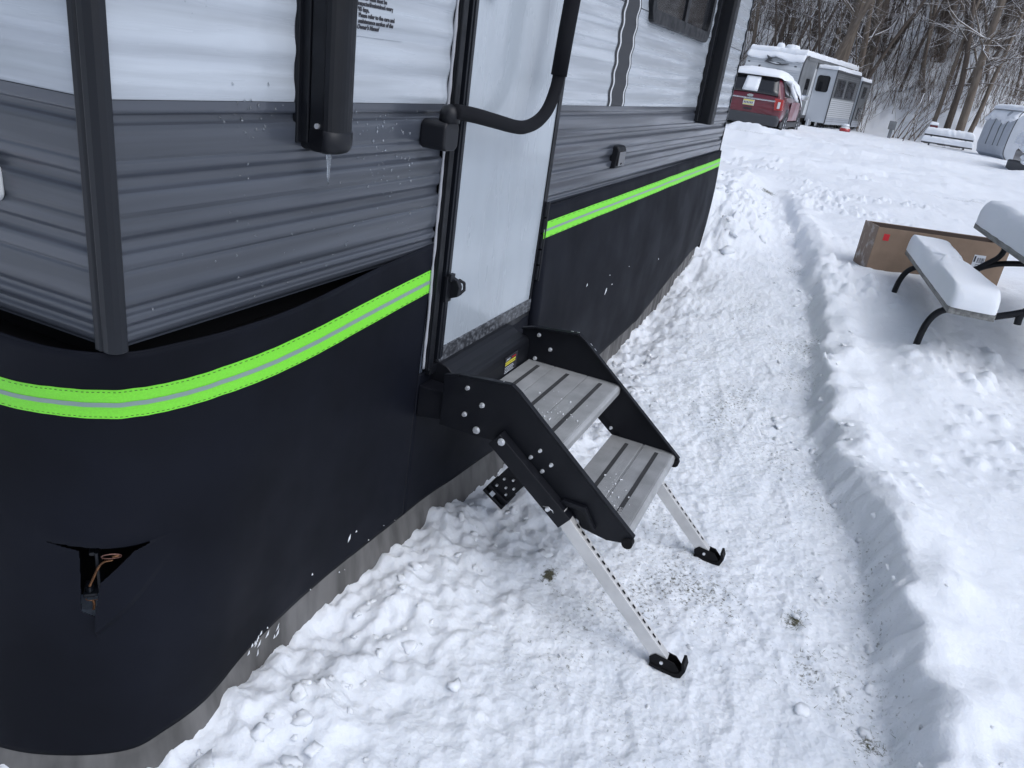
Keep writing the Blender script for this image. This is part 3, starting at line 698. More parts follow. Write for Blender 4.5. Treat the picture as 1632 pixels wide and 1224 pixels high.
# outlet cover
mb = MB(); mb.prism([(0.0, 1.128), (-.030, 1.134), (-.036, 1.21), (-.028, 1.226), (0, 1.228)], 'x', 3.36, 3.475); ob = mb.build('outlet_cover', 'black', tr, bevel=.006, seg=3)
mb = MB(); mb.box((3.37, -.039, 1.143), (3.465, -.034, 1.206)); mb.box((3.41, -.042, 1.148), (3.425, -.036, 1.157)); mb.build('lid', 'glass', ob, bevel=.003)
# door frame, door
F_ = []
mb = MB(); mb.box((1.834, -.020, .655), (1.872, -.0, 3.2)); mb.box((1.834, -.026, .655), (1.842, -.020, 3.2)); mb.box((2.602, -.016, .655), (2.630, 0, 3.2)); df = mb.build('door_frame', 'black', tr, bevel=.0018)
mb = MB(); mb.box((1.872, .000, .66), (2.602, .02, 3.2)); mb.build('door_gap', 'rubber', df)
mb = MB(); mb.box((1.8925, -.016, .672), (2.598, .0, 3.15)); dr = mb.build('door', 'doorwhite', tr, bevel=.001)
mb = MB(); mb.box((1.8905, -.022, .672), (1.922, -.002, 3.15)); mb.box((1.9, -.0255, .672), (1.907, -.021, 3.15)); mb.build('door_edge_rail', 'trimgray', dr, bevel=.0015)
mb = MB(); mb.box((2.586, -.0205, .672), (2.5995, -.002, 3.15)); mb.build('door_edge_rail', 'black', dr, bevel=.0015)
M['scuffed'] = mat('frosted_kick_strip', (.03, .032, .037), .45, col2=(.17, .18, .20), vscale=70, thr=(.42, .7), stretch=(1, 1, 1.6))
mb = MB(); mb.box((1.905, -.0215, .658), (2.600, -.003, .705)); mb.build('kick_strip', 'scuffed', dr, bevel=.002)
mb = MB()
for k in range(5): mb.box((2.598, -.030, .78 + k * .058), (2.618, -.014, .832 + k * .058))
mb.tube([(2.612, -.030, .775), (2.612, -.030, 1.065)], .0055, 8); mb.build('hinge', 'plastic', dr, bevel=.001)
mb = MB(); mb.box((1.885, -.032, .852), (1.918, -.021, .93)); mb.prism([(-.03, .86), (-.058, .872), (-.062, .90), (-.052, .918), (-.030, .925)], 'x', 1.903, 1.922)
mb.box((1.890, -.040, .915), (1.915, -.028, .936)); mb.tube([(1.93, -.05, .872), (1.945, -.058, .885), (1.944, -.056, .905), (1.93, -.045, .915)], .005, 8); mb.build('hold_open_latch', 'plastic', dr, bevel=.002)
mb = MB(); mb.prism(rrect(1.942, 2.022, 1.655, 1.85, .03), 'y', -.035, -.016); hd = mb.build('door_handle', 'plastic', dr, bevel=.004, seg=3)
mb = MB(); mb.prism(rrect(1.975, 2.012, 1.668, 1.76, .012), 'y', -.040, -.034); mb.build('lever', 'glass', hd, bevel=.002)
# sealant bead
mb = MB(); P = []
for z in np.arange(.66, 3.0, .012): P.append((1.829 + .0035 * mnoise.noise(Vector((0, z * 9, 0))) + .003 * mnoise.noise(Vector((5, z * 3, 0))), -.011, z))
mb.tube(P, [.0042 + .0022 * mnoise.noise(Vector((1, p[2] * 22, 0))) for p in P], 7); mb.build('sealant_bead', 'seal', tr)
mb = MB(); P = [(4.955 + .006 * math.sin(z * 2 * math.pi / .0735), -.009, z) for z in np.arange(1.40, 3.0, .012)]; mb.tube(P, .006, 6); mb.build('sealant_bead', 'rubber', tr)
# threshold
mb = MB(); mb.box((1.86, -.018, .630), (2.63, .01, .6575)); mb.build('threshold', 'black', tr, bevel=.002)
# awning arms
def awning(xa, zb, ztop):
    mb = MB()
    mb.box((xa - .006, -.014, zb + .004), (xa + .030, -.003, ztop)); mb.box((xa + .004, -.030, zb + .006), (xa + .020, -.010, ztop)); a = mb.build('awning_arm', 'black', tr, bevel=.002)
    o = [(xa + .012, -.006), (xa + .010, -.030), (xa + .006, -.034), (xa + .006, -.064), (xa + .001, -.066), (xa - .001, -.070)] + [(xa + .036 + .038 * math.cos(t), -.066 - .030 * math.sin(t) ** .8) for t in np.linspace(math.pi - .35, .02, 12)] + [(xa + .078, -.055), (xa + .078, -.006)]
    MB().prism(o, 'z', zb + .022, ztop).build('arm_housing', 'black', a, bevel=.0012)
    cx_ = xa + .038
    rows = []
    for z_, k_ in ((zb + .034, 1.0), (zb + .032, 1.05), (zb + .012, 1.05), (zb + .002, 1.0), (zb - .005, .90), (zb - .009, .7), (zb - .010, .3)):
        rows.append([(cx_ + (px_ - cx_) * k_, -.04 + (py_ + .04) * k_, z_) for px_, py_ in o])
    e_ = MB(); e_.grid([r_ + [r_[0]] for r_ in rows], True); n_ = len(o) + 1; e_.f.append(tuple(6 * n_ + i for i in range(n_ - 1))); e_.sm.append(True)
    e_.build('end_cap', 'plastic', a)
    MB().cyl((xa + .004, -.052, zb + .040), (1, 0, 0), .005, .006).build('screw', 'bolt', a)
    return a
awning(1.243, 1.312, 3.1)
mb = MB(); xa = 4.945; mb.box((xa, -.028, 1.312), (xa + .06, -.004, 3.1)); a2 = mb.build('awning_arm', 'black', tr, bevel=.003)
MB().prism([(xa + .058, -.005), (xa + .058, -.085), (xa + .075, -.10), (xa + .17, -.10), (xa + .19, -.08), (xa + .192, -.005)], 'z', 1.300, 3.1).build('arm_housing', 'black', a2, bevel=.004)
# grab handle
mb = MB(); mb.prism(rrect(1.700, 1.772, 1.288, 1.358, .018), 'y', -.080, -.010); gh = mb.build('grab_handle', 'plastic', tr, bevel=.006, seg=3)
mb = MB(); mb.tube([(1.734, -.070, 1.355), (1.734, -.070, 1.378), (1.734, -.070, 1.392), (1.734, -.070, 1.397)], [.026, .0255, .019, .004], 16); mb.build('pivot', 'plastic', gh)
hp = catmull([(1.728, -.085, 1.382), (1.80, -.098, 1.376), (1.93, -.10, 1.360), (2.06, -.10, 1.344), (2.14, -.10, 1.342), (2.225, -.10, 1.357), (2.29, -.10, 1.390), (2.328, -.10, 1.44), (2.343, -.10, 1.49), (2.352, -.10, 1.60), (2.37, -.10, 1.75), (2.40, -.10, 2.1)], 6)
mb = MB(); mb.tube(hp, .0188, 14); mb.build('bar', 'foam', gh)
mb = MB(); mb.tube([(2.3425, -.10, 1.487), (2.3522, -.10, 1.60), (2.370, -.10, 1.75), (2.40, -.10, 2.09)], .0245, 18); mb.build('foam_grip', 'foam', gh)
# warning sticker on the siding
wl = MB(); wl.grid([[(x, prof_high(z) - .0022, z) for x in (1.405, 1.47, 1.54, 1.60)] for z in np.arange(1.518, 1.70, .006)])
M['clearfilm'] = M['white']
wo = wl.build('warning_sticker', 'clearfilm', tr, recalc=False)
wrp = lambda v: Vector((v.x, prof_high(v.z) - .0034 + (v.y + .02), v.z))
def tx(s, x, z, size, m_): return text_mesh('sticker_text', s, size, m_, wo, (x, -.02, z), (1, 0, 0), (0, 0, 1), extrude=.0003, wrap=wrp, bold=.0004)
for i, s_ in enumerate(("Exterior seals must be", "inspected/maintained every", "90 days.", "Please refer to the care and", "maintenance section of the", "Owner's Manual")):
    tx(s_, 1.424, 1.5855 - i * .0108, .0118, 'ink')
tx("IMPORTANT", 1.452, 1.5985, .0175, 'redink')
# marker light on the end wall
mb = MB(); mb.prism([(.207 + a_, b_) for a_, b_ in rrect(0, .12, 1.203, 1.268, .018)], 'x', X0 - .020, X0 - .003); ml = mb.build('marker_light', 'decalwhite', tr, bevel=.005, seg=3)
mb = MB(); mb.prism([(.2145 + a_, b_) for a_, b_ in rrect(0, .104, 1.210, 1.261, .014)], 'x', X0 - .027, X0 - .018); mb.build('lens', 'red', ml, bevel=.004, seg=3)
# water beads on the siding
mb = MB()
for cx_, cz_, sx_, sz_, n_ in ((1.12, 1.36, .05, .03, 40), (1.10, 1.17, .03, .12, 26), (1.55, 1.27, .08, .05, 60), (1.45, 1.35, .09, .02, 26), (1.0, 1.55, .02, .05, 16), (1.3, 1.08, .25, .05, 40), (1.5, 1.14, .2, .03, 24)):
    for i in range(n_):
        x = random.gauss(cx_, sx_); z = random.gauss(cz_, sz_)
        if x > 1.8 or x < .86 or z < 1.02: continue
        y = float(np.interp(z, zl, yl)) if z < 1.3885 else prof_high(z); r = random.choice((.0008, .0012, .0018, .0024)); mb.tube([(x, y - .0002, z - r), (x, y - r * .7, z), (x, y - .0002, z + r * 1.6)], [r * .5, r, r * .3], 5)
mb.build('water_beads', M['ice'], tr); bpy.context.scene.collection.objects[-1]['kind'] = 'stuff'
# icicle
mb = MB(); mb.tube([(1.262, -.07, 1.309), (1.2625, -.07, 1.293), (1.263, -.07, 1.278), (1.2625, -.07, 1.262), (1.263, -.07, 1.244)], [.007, .0045, .0033, .0028, .0006], 8)
tag(mb.build('icicle', 'ice'), 'thin clear icicle hanging below the black awning arm', 'icicle')

# ================================================================== ENTRY STEPS
st = empty('entry_steps', 'black steel fold down entry steps with two ribbed aluminium treads and extended legs', 'steps', (2.1, -.4, 0))
PA = [(-.085, .658), (-.13, .672), (-.292, .688), (-.318, .672), (-.712, .352), (-.716, .336), (-.640, .322), (-.545, .335), (-.32, .515), (-.20, .505), (-.085, .505)]
def plate(x, s, par):
    mb = MB(); mb.prism(PA, 'x', x, x + s * .004)
    top = [(-.085, .658), (-.13, .672), (-.292, .688), (-.318, .672), (-.712, .352)]
    for a, b in zip(top, top[1:]):
        n2 = Vector((b[1] - a[1], -(b[0] - a[0]))).normalized() * -.004
        mb.add([(x - s * .014, a[0], a[1]), (x + s * .004, a[0], a[1]), (x + s * .004, b[0], b[1]), (x - s * .014, b[0], b[1]), (x - s * .014, a[0] + n2.x * -1, a[1] + n2.y * -1 + .003), (x + s * .0045, a[0] - n2.x, a[1] - n2.y + .003), (x + s * .0045, b[0] - n2.x, b[1] - n2.y + .003), (x - s * .014, b[0] - n2.x, b[1] - n2.y + .003)],
               [(0, 1, 2, 3), (4, 5, 6, 7), (0, 1, 5, 4), (1, 2, 6, 5), (2, 3, 7, 6), (3, 0, 4, 7)])
    return mb.build('side_plate', 'steel', par, bevel=.0012)
pN = plate(1.826, -1, st); pF = plate(2.392, 1, st)
mb = MB(); mb.cyl((1.826, -.700, .337), (1, 0, 0), .016, .022, 14); mb.build('rubber_bumper', 'rubber', pN)
mb = MB(); mb.cyl((2.392, -.700, .337), (1, 0, 0), .016, .022, 14); mb.build('rubber_bumper', 'rubber', pF)
def bolt(x, y, z, r, s, par, nut=False):
    mb = MB(); mb.cyl((x, y, z), (1, 0, 0), r * 1.25, .003, 16); mb.cyl((x + s * .004, y, z), (1, 0, 0), r, .007, 6 if nut else 12); return mb.build('bolt', 'bolt', par, bevel=.0008)
for (y, z, r, n_) in ((-.163, .647, .0055, 0), (-.214, .608, .0065, 1), (-.163, .564, .006, 0), (-.206, .526, .009, 1), (-.407, .528, .0045, 0), (-.383, .499, .0048, 0), (-.446, .496, .0048, 0), (-.423, .468, .005, 0), (-.544, .345, .0095, 1)): bolt(1.8205, y, z, r, -1, pN, n_)
for (y, z, r) in ((-.148, .650, .006), (-.197, .609, .006), (-.146, .562, .006), (-.462, .390, .005)): bolt(2.3905, y, z, r, -1, pF, True)
for pr_, x in ((pN, 1.8345), (pF, 2.3985)):
    for (y, z) in ((-.262, .6885), (-.284, .6905), (-.335, .6605), (-.352, .6465)):
        mb = MB(); mb.box((x - .004, y - .005, z - .003), (x + .004, y + .005, z + .0035), Matrix.Rotation(math.radians(-7 if y > -.3 else 39), 3, 'X')); mb.build('rivet', 'bolt', pr_, bevel=.001)
def tread(y0, y1, z, splits, strips):
    mb = MB(); xa, xb = 1.832, 2.390
    n_ = int((y0 - y1) / .0042); rows_y = []
    P2 = []
    for i in range(n_):
        y = y0 - (y0 - y1 - .012) * i / n_; y2 = y - (y0 - y1 - .012) / n_
        gap = any(abs(y - s_) < .0025 for s_ in splits); h = .0016 if not gap else -.004
        P2 += [(y, z + h), (y - (y - y2) * .45, z + h), (y - (y - y2) * .5, z - .0002), (y - (y - y2) * .95, z - .0002)]
    P2 += [(y1 + .010, z + .001), (y1 + .004, z - .002), (y1, z - .010), (y1, z - .030), (y1 + .012, z - .032), (y0, z - .028)]
    mb.prism(P2, 'x', xa, xb); t_ = mb.build('tread', 'alu', st)
    for ys in strips:
        MB().box((xa + .045, ys - .0065, z + .0015), (xb - .035, ys + .0065, z + .0026)).build('grip_strip', 'grip', t_)
    return t_
t1 = tread(-.125, -.468, .552, (-.222, -.345), (-.175, -.285, -.405)); t2 = tread(-.470, -.700, .366, (-.585,), (-.535, -.640))
text_mesh('maker_name', 'Lippert', .019, 'leg', t2, (1.885, -.646, .3688), (1, 0, 0), (0, 1, 0), extrude=.0002)
# snow crumbs on treads
mb = MB()
for i in range(80):
    k = random.random()
    if k < .45: x, y, z = random.gauss(2.02, .09), random.gauss(-.35, .05), .554
    else: x, y, z = random.gauss(1.98, .08), random.gauss(-.59, .045), .368
    if not (1.84 < x < 2.38) or (z > .5 and not (-.46 < y < -.14)) or (z < .5 and not (-.69 < y < -.49)): continue
    r = random.choice((.001, .0014, .002, .003)); mb.tube([(x - r, y, z), (x, y, z + r * .6), (x + r * random.uniform(.5, 2.5), y + r * random.uniform(-2, 2), z)], [r * .5, r, r * .4], 5)
tag(mb.build('snow_crumbs', 'snowcap'), 'tiny crumbs of snow lying on the aluminium treads', 'snow', kind='stuff')
# riser below the door
mb = MB(); mb.prism([(.0, .660), (-.036, .660), (-.052, .654), (-.070, .640), (-.096, .637), (-.108, .632), (-.114, .620), (-.117, .60), (-.118, .53), (-.10, .50), (0, .50)], 'x', 1.90, 2.392); rp = mb.build('riser_panel', 'plastic', st, bevel=.003, seg=3)
mb = MB(); mb.prism([(.0, .602), (-.08, .602), (-.10, .590), (-.106, .52), (0, .50)], 'x', 1.832, 1.90); mb.build('riser_panel', 'steel', st, bevel=.003)
# sticker on the riser
sk_ = empty  # (plain part below)
mb = MB(); mb.box((2.185, -.1195, .555), (2.285, -.1165, .614)); s1 = mb.build('safety_sticker', 'ink', rp)
def bar(x0, x1, z0, z1, m_, nm='sticker_bar', y=-.1203): return MB().box((x0, y, z0), (x1, y + .0006, z1)).build(nm, m_, s1)
bar(2.187, 2.268, .593, .5985, 'yellowink'); bar(2.187, 2.268, .586, .5905, 'yellowink')
for k in range(4): bar(2.189, 2.262 - .008 * (k % 2), .559 + k * .0060, .5607 + k * .0060, 'paper', 'sticker_line')
text_mesh('sticker_title', 'LIPPERT', .0095, 'paper', s1, (2.190, -.1205, .6025), (1, 0, 0), (0, 0, 1), extrude=.0002)
text_mesh('sticker_title', 'WARNING', .0085, 'redpaper', s1, (2.236, -.1205, .6025), (1, 0, 0), (0, 0, 1), extrude=.0002, sx=.8)
# legs
def legs(x, s, par_first):
    out = Vector((0, -.585, -.468)).normalized()
    a = Vector((x, -.285, .545)); b = Vector((x, -.530, .355)) ; foot = Vector((x, -.872, .026))
    dr_ = (foot - Vector((x, -.525, .352))).normalized(); nrm = Vector((0, -dr_.z, dr_.y))
    if nrm.z < 0: nrm = -nrm
    w_ = .020
    def oriented(mb, p, q, hw, hx):
        d_ = (q - p).normalized(); n2 = Vector((0, -d_.z, d_.y)); X_ = Vector((1, 0, 0))
        c = [p + X_ * i * hx + n2 * j * hw for i, j in ((-1, -1), (1, -1), (1, 1), (-1, 1))] + [q + X_ * i * hx + n2 * j * hw for i, j in ((-1, -1), (1, -1), (1, 1), (-1, 1))]
        mb.add(c, [(0, 3, 2, 1), (4, 5, 6, 7), (0, 1, 5, 4), (1, 2, 6, 5), (2, 3, 7, 6), (3, 0, 4, 7)]); return mb
    sl_ = oriented(MB(), Vector((x, -.278, .535)), Vector((x, -.522, .349)), .0245, .017).build('leg_sleeve', 'steel', par_first, bevel=.0015)
    lg = oriented(MB(), Vector((x, -.500, .372)), foot, w_, .0135).build('leg', 'leg', st, bevel=.0015)
    mb = MB(); L_ = (foot - Vector((x, -.525, .352))).length; up = Vector((0, -dr_.z, dr_.y)); up = up if up.z > 0 else -up
    for k in range(17):
        c = Vector((x, -.525, .352)) + dr_ * (.028 + k * (L_ - .05) / 17) + up * (w_ + .0003)
        mb.add([c + Vector((i * .0035, 0, 0)) + dr_ * j * .0065 + up * h for h in (0, .0006) for i, j in ((-1, -1), (1, -1), (1, 1), (-1, 1))], [(0, 3, 2, 1), (4, 5, 6, 7), (0, 1, 5, 4), (1, 2, 6, 5), (2, 3, 7, 6), (3, 0, 4, 7)])
    mb.build('adjustment_holes', 'rubber', lg)
    mb = MB()
    for sx_ in (-.0175, .0145): mb.prism([(-.835, .030), (-.850, .046), (-.905, .040), (-.925, .020), (-.922, .004), (-.900, .000), (-.84, .012)], 'x', x + sx_, x + sx_ + .003)
    mb.prism([(-.84, .004), (-.84, .012), (-.90, .006), (-.921, .012), (-.931, .030), (-.924, .050), (-.932, .052), (-.941, .030), (-.932, .002), (-.91, -.006)], 'x', x - .022, x + .022)
    ft = mb.build('foot', 'rubber', lg, bevel=.002)
    mb = MB(); mb.cyl((x - .019, -.872, .026), (1, 0, 0), .005, .004, 12); mb.build('pin', 'bolt', ft)
    return sl_
s_n = legs(1.803, -1, st)
s_f = legs(2.418, 1, st)
for par_, x, sgn in ((s_n, 1.784, -1),):
    bolt(x, -.302, .535, .009, -1, par_, True); bolt(x + .002, -.468, .378, .006, -1, par_, False)
    mb = MB(); mb.tube([(x - .004, -.455, .385), (x - .012, -.470, .392), (x - .012, -.486, .386), (x - .004, -.488, .375)], .0013, 6); mb.build('cotter_ring', 'bolt', par_)
mb = MB(); mb.prism([(-.478, .392), (-.500, .408), (-.566, .408), (-.606, .350), (-.600, .346), (-.560, .394), (-.500, .392)], 'x', 1.806, 1.821); mb.build('release_lever', 'steel', pN, bevel=.0015)
mb = MB(); mb.tube([(1.817, -.292, .548), (1.817, -.54, .357)], .006, 8); mb.build('brace_rod', 'steel', pN)

# black stabiliser bracket hanging behind the steps
jb = empty('stabilizer_jack', 'black bolted stabilizer bracket hanging behind the near leg of the entry steps', 'jack', (2.25, -.10, .12))
ju = Vector((0, -.535, .845)).normalized(); jv = Vector((0, -.845, -.535)).normalized(); J0 = Vector((2.12, -.134, .151))
def jbox(mb, x0, x1, u0, u1, v0, v1):
    c = [J0 + Vector((x, 0, 0)) + ju * u + jv * v for x in (x0, x1) for u, v in ((u0, v0), (u1, v0), (u1, v1), (u0, v1))]
    mb.add(c, [(0, 1, 2, 3), (4, 5, 6, 7), (0, 1, 5, 4), (1, 2, 6, 5), (2, 3, 7, 6), (3, 0, 4, 7)]); return mb
mb = MB(); jbox(mb, .0, .004, .012, .26, .0, .082); jbox(mb, .0, .05, .012, .26, .078, .082); jbox(mb, .0, .05, .012, .26, .0, .004); mb.build('bracket', 'steel', jb, bevel=.001)
mb = MB(); jbox(mb, -.010, .06, .0, .014, -.004, .088); jbox(mb, -.010, .06, .030, .040, -.004, .088); mb.build('lower_rail', 'steel', jb, bevel=.0015)
mb = MB(); jbox(mb, -.012, -.004, .012, .030, .020, .036); mb.build('white_tag', 'paper', jb)
for (u, v) in ((.055, .018), (.055, .062), (.075, .045), (.095, .020), (.095, .066), (.118, .044)):
    MB().cyl(J0 + Vector((-.003, 0, 0)) + ju * u + jv * v, (1, 0, 0), .0042, .008, 8).build('bolt', 'bolt', jb)
#FARPART
# ================================================================== PICNIC TABLE
def snow_cap(mb, poly, z, h, r=.06, seed=0, rings=7, over=.0, amp=.015):
    """rounded pillow of snow on a convex outline"""
    c = Vector((sum(p[0] for p in poly) / len(poly), sum(p[1] for p in poly) / len(poly), 0)); P = []
    for i in range(len(poly)):
        a, b = Vector((*poly[i], 0)), Vector((*poly[(i + 1) % len(poly)], 0)); n_ = max(2, int((b - a).length / .03))
        for k in range(n_): P.append(a.lerp(b, k / n_))
    # smooth the outline a little
    for _ in range(2): P = [(P[i - 1] + P[i] * 2 + P[(i + 1) % len(P)]) / 4 for i in range(len(P))]
    rows = []
    for k in range(rings + 12):
        if k < rings:
            t = k / (rings - 1) * math.pi / 2; ins = r * (1 - math.cos(t)) - over * math.cos(t) * .7; zz_ = z + h * (.0 + 1.0 * math.sin(t) ** .9)
            rows.append([p + (c - p).normalized() * (ins + amp * .6 * mnoise.noise(p * 9 + Vector((seed, k * .35, 0)))) + Vector((0, 0, zz_ + amp * mnoise.noise(p * 5 + Vector((seed, 0, 3))) * min(1, k / 3))) for p in P])
        else:
            f = (k - rings + 1) / 12.0; last = rows[rings - 1]
            rows.append([Vector((l.x, l.y, 0)).lerp(c, f) + Vector((0, 0, z + h * (1 + .06 * math.sin(f * 3.1)) + amp * mnoise.noise((Vector((l.x, l.y, 0)).lerp(c, f)) * 5 + Vector((seed, 0, 3))))) for l in last])
    mb.grid([[tuple(p) for p in r_] for r_ in rows], True, True); return mb
pt = empty('picnic_table', 'picnic table with black curved pipe frame under thick snow caps beside the cardboard box', 'picnic table', (5.6, -2.2, .2), math.radians(5.3))
# direction of the planks, in table coordinates x runs along the planks
LOCAL[0] = True
def plank(y0, y1, z, x0, x1, n_): 
    return MB().box((x0, y0, z), (x1, y1, z + .040)).build(n_, 'plank', pt, bevel=.003)
sA = -.82; sB = .98
be = plank(.40, .635, .352, sA, sB, 'seat'); 
snow_cap(MB(), [(sA - .006, .395), (sB, .395), (sB, .64), (sA - .006, .64)], .390, .125, .085, 1, over=.008, amp=.012).build('snow_cap', 'snowcap', be)
tops = [plank(.25 - .155 * k - .148, .25 - .155 * k, .625, sA + .02, sB, 'table_board') for k in range(5)]
be2 = plank(-1.02, -.785, .352, sA, sB, 'seat'); snow_cap(MB(), [(sA, -1.025), (sB, -1.025), (sB, -.78), (sA, -.78)], .390, .105, .05, 5, over=.004).build('snow_cap', 'snowcap', be2)
snow_cap(MB(), [(sA + .014, -.525), (sB + .006, -.525), (sB + .006, .255), (sA + .014, .255)], .663, .185, .10, 2, over=.004, amp=.02).build('snow_cap', 'snowcap', tops[2])
for x in (-.64, .58):
    mb = MB()
    mb.tube(catmull([(x, .50, .345), (x, .58, .342), (x, .645, .30), (x, .68, .21), (x, .69, .05), (x, .69, -.15)], 8), .0195, 12)
    mb.tube(catmull([(x, .50, .345), (x, .40, .335), (x, .30, .37), (x, .235, .40)], 8), .0195, 12)
    mb.tube(catmull([(x, .235, .39), (x, .18, .43), (x, .08, .47), (x, -.1, .50), (x, -.3, .51)], 8), .0195, 12)
    mb.tube(catmull([(x, .13, .62), (x, .11, .56), (x, .13, .50), (x, .19, .44), (x, .235, .39), (x, .235, .33)], 8), .0195, 12)
    mb.tube([(x, .40, .345), (x, .62, .345)], .012, 8)
    mb.build('pipe_leg', 'black', pt)
    mb = MB(); mb.tube(catmull([(x, -.40, .62), (x, -.38, .56), (x, -.40, .46), (x, -.47, .36), (x, -.50, .26), (x, -.48, .0)], 8), .0195, 12); mb.tube(catmull([(x, -.88, .345), (x, -1.05, .34), (x, -1.12, .2), (x, -1.13, -.1)], 8), .0195, 12); mb.build('pipe_leg', 'black', pt)
LOCAL[0] = False

# ================================================================== CARDBOARD BOX
bx_ = empty('cardboard_box', 'long open brown cardboard box half sunk in the snow behind the picnic table', 'box', (6.56, -1.25, .36), math.atan2(-.97, .40))
LOCAL[0] = True
Lb, Wb, Hb = 1.04, .27, .345; t_ = .006
# local x runs along the front face to the right, y away (into the box)
mb = MB(); mb.box((0, 0, 0), (Lb, t_, Hb)); mb.box((0, Wb - t_, 0), (Lb, Wb, Hb)); mb.box((Lb - t_, t_, 0), (Lb, Wb - t_, Hb)); mb.box((0, t_, .0), (Lb - t_, Wb - t_, t_)); bb = mb.build('box_body', 'cardboard', bx_, bevel=.0015)
MB().box((-.001, t_, 0), (t_, Wb - t_, Hb + .004)).build('box_end', 'cardboardend', bx_, bevel=.0015)
MB().box((t_ + .001, t_ + .001, .02), (Lb - t_ - .001, t_ + .004, Hb - .004)).build('box_inner_shade', 'cardshade', bx_); MB().box((t_ + .001, Wb - t_ - .004, .02), (Lb - t_ - .001, Wb - t_ - .001, Hb - .004)).build('box_inner_shade', 'cardshade', bx_)  # added thin sheets carrying the painted shade of the box interior
mb = MB(); mb.grid([[(x, y, .22 + .09 * mnoise.noise(Vector((x * 5, y * 7, 2))) + .03 * mnoise.noise(Vector((x * 16, y * 16, 2)))) for x in np.linspace(.03, Lb - .03, 60)] for y in np.linspace(.02, Wb - .02, 22)]); mb.build('plastic_wrap', 'plastbag', bx_)
MB().box((.055, -.0016, Hb - .095), (.100, -.0002, Hb - .045)).build('red_label', 'redpaper', bx_)
lb = MB().box((.785, -.0016, Hb - .225), (.875, -.0002, Hb - .105)).build('shipping_label', 'paper', bx_)
mb = MB()
for k in range(14): mb.box((.815 + k * .004, -.0022, Hb - .165), (.815 + k * .004 + random.choice((.001, .002, .0026)), -.0017, Hb - .125))
for k in range(3): mb.box((.812, -.0022, Hb - .18 - k * .012), (.865 - .01 * k, -.0017, Hb - .176 - k * .012))
mb.box((.79, -.0022, Hb - .16), (.803, -.0017, Hb - .115)); mb.build('bar_code', 'ink', lb)
LOCAL[0] = False

# ================================================================== FAR VEHICLES
def strip(mb, pts, th):
    return mb.box(*pts)
# ---- red SUV. local: x forward, y left, z up, origin on the ground below the rear bumper centre
ax, ay = 24.7, 2.48
head = math.radians(7.0 - 9.5)
suv = empty('parked_suv', 'dark red sport utility car parked with a thick cap of snow, seen from behind', 'car', (ax, ay, .36), head)
LOCAL[0] = True
def loft_body(stations):
    rows = []
    for (x, zl_, wl_, wm, zb_, wb_, zt, wt) in stations:
        half = [(wl_ * .7, zl_), (wl_, zl_ + .05), (wm, .55), (wm, .80), (wb_, zb_), (wt + (wb_ - wt) * .5, (zb_ + zt) / 2), (wt, zt - .05), (wt * .85, zt), (0, zt + .02)]
        rows.append([(x, -y, z) for y, z in half] + [(x, y, z) for y, z in half[-2::-1]])
    mb = MB(); mb.grid(rows, True); n_ = len(rows[0]); o = len(rows) - 1
    mb.f.append(tuple(range(n_))); mb.sm.append(False); mb.f.append(tuple(o * n_ + i for i in range(n_))[::-1]); mb.sm.append(False)
    return mb
sts = [(0.0, .42, .82, .90, .98, .84, 1.04, .80), (.06, .34, .90, .96, 1.08, .88, 1.12, .84), (.18, .32, .92, .985, 1.12, .90, 1.30, .76), (.42, .32, .94, 1.0, 1.12, .93, 1.66, .66), (.62, .32, .94, 1.0, 1.12, .93, 1.72, .66),
       (1.6, .32, .94, 1.0, 1.10, .93, 1.76, .67), (2.8, .32, .94, 1.0, 1.08, .93, 1.74, .66), (3.3, .32, .94, 1.0, 1.06, .93, 1.50, .66), (3.75, .32, .94, 1.0, 1.04, .92, 1.12, .78), (4.6, .34, .92, .98, .96, .88, 1.02, .76), (4.95, .40, .85, .90, .80, .80, .88, .70)]
body = loft_body(sts).build('body', 'carred', suv)
bv = body.modifiers.new('sub', 'SUBSURF'); bv.levels = 1; bv.render_levels = 1
MB().prism([(-.93, .30), (.93, .30), (.96, .52), (.90, .60), (-.90, .60), (-.96, .52)], 'x', -.085, .20).build('rear_bumper', 'cargray', suv, bevel=.05, seg=3)
mb = MB()
for s in (1, -1): mb.prism([(.2, .28), (4.7, .28), (4.7, .42), (.2, .45)], 'y', s * .99 - .02, s * .99 + .02)
mb.build('sill', 'cargray', suv, bevel=.01)
mb = MB(); mb.grid([[(.045 + .355 * t, (.80 - .14 * t) * u_ * .97, 1.13 + .50 * t + .015 - .02 * u_ * u_) for u_ in np.linspace(-1, 1, 9)] for t in np.linspace(0, 1, 5)]); rw = mb.build('rear_window', 'glass', suv)
for m_ in (rw,): sd = m_.modifiers.new('s', 'SOLIDIFY'); sd.thickness = .05; sd.offset = 0
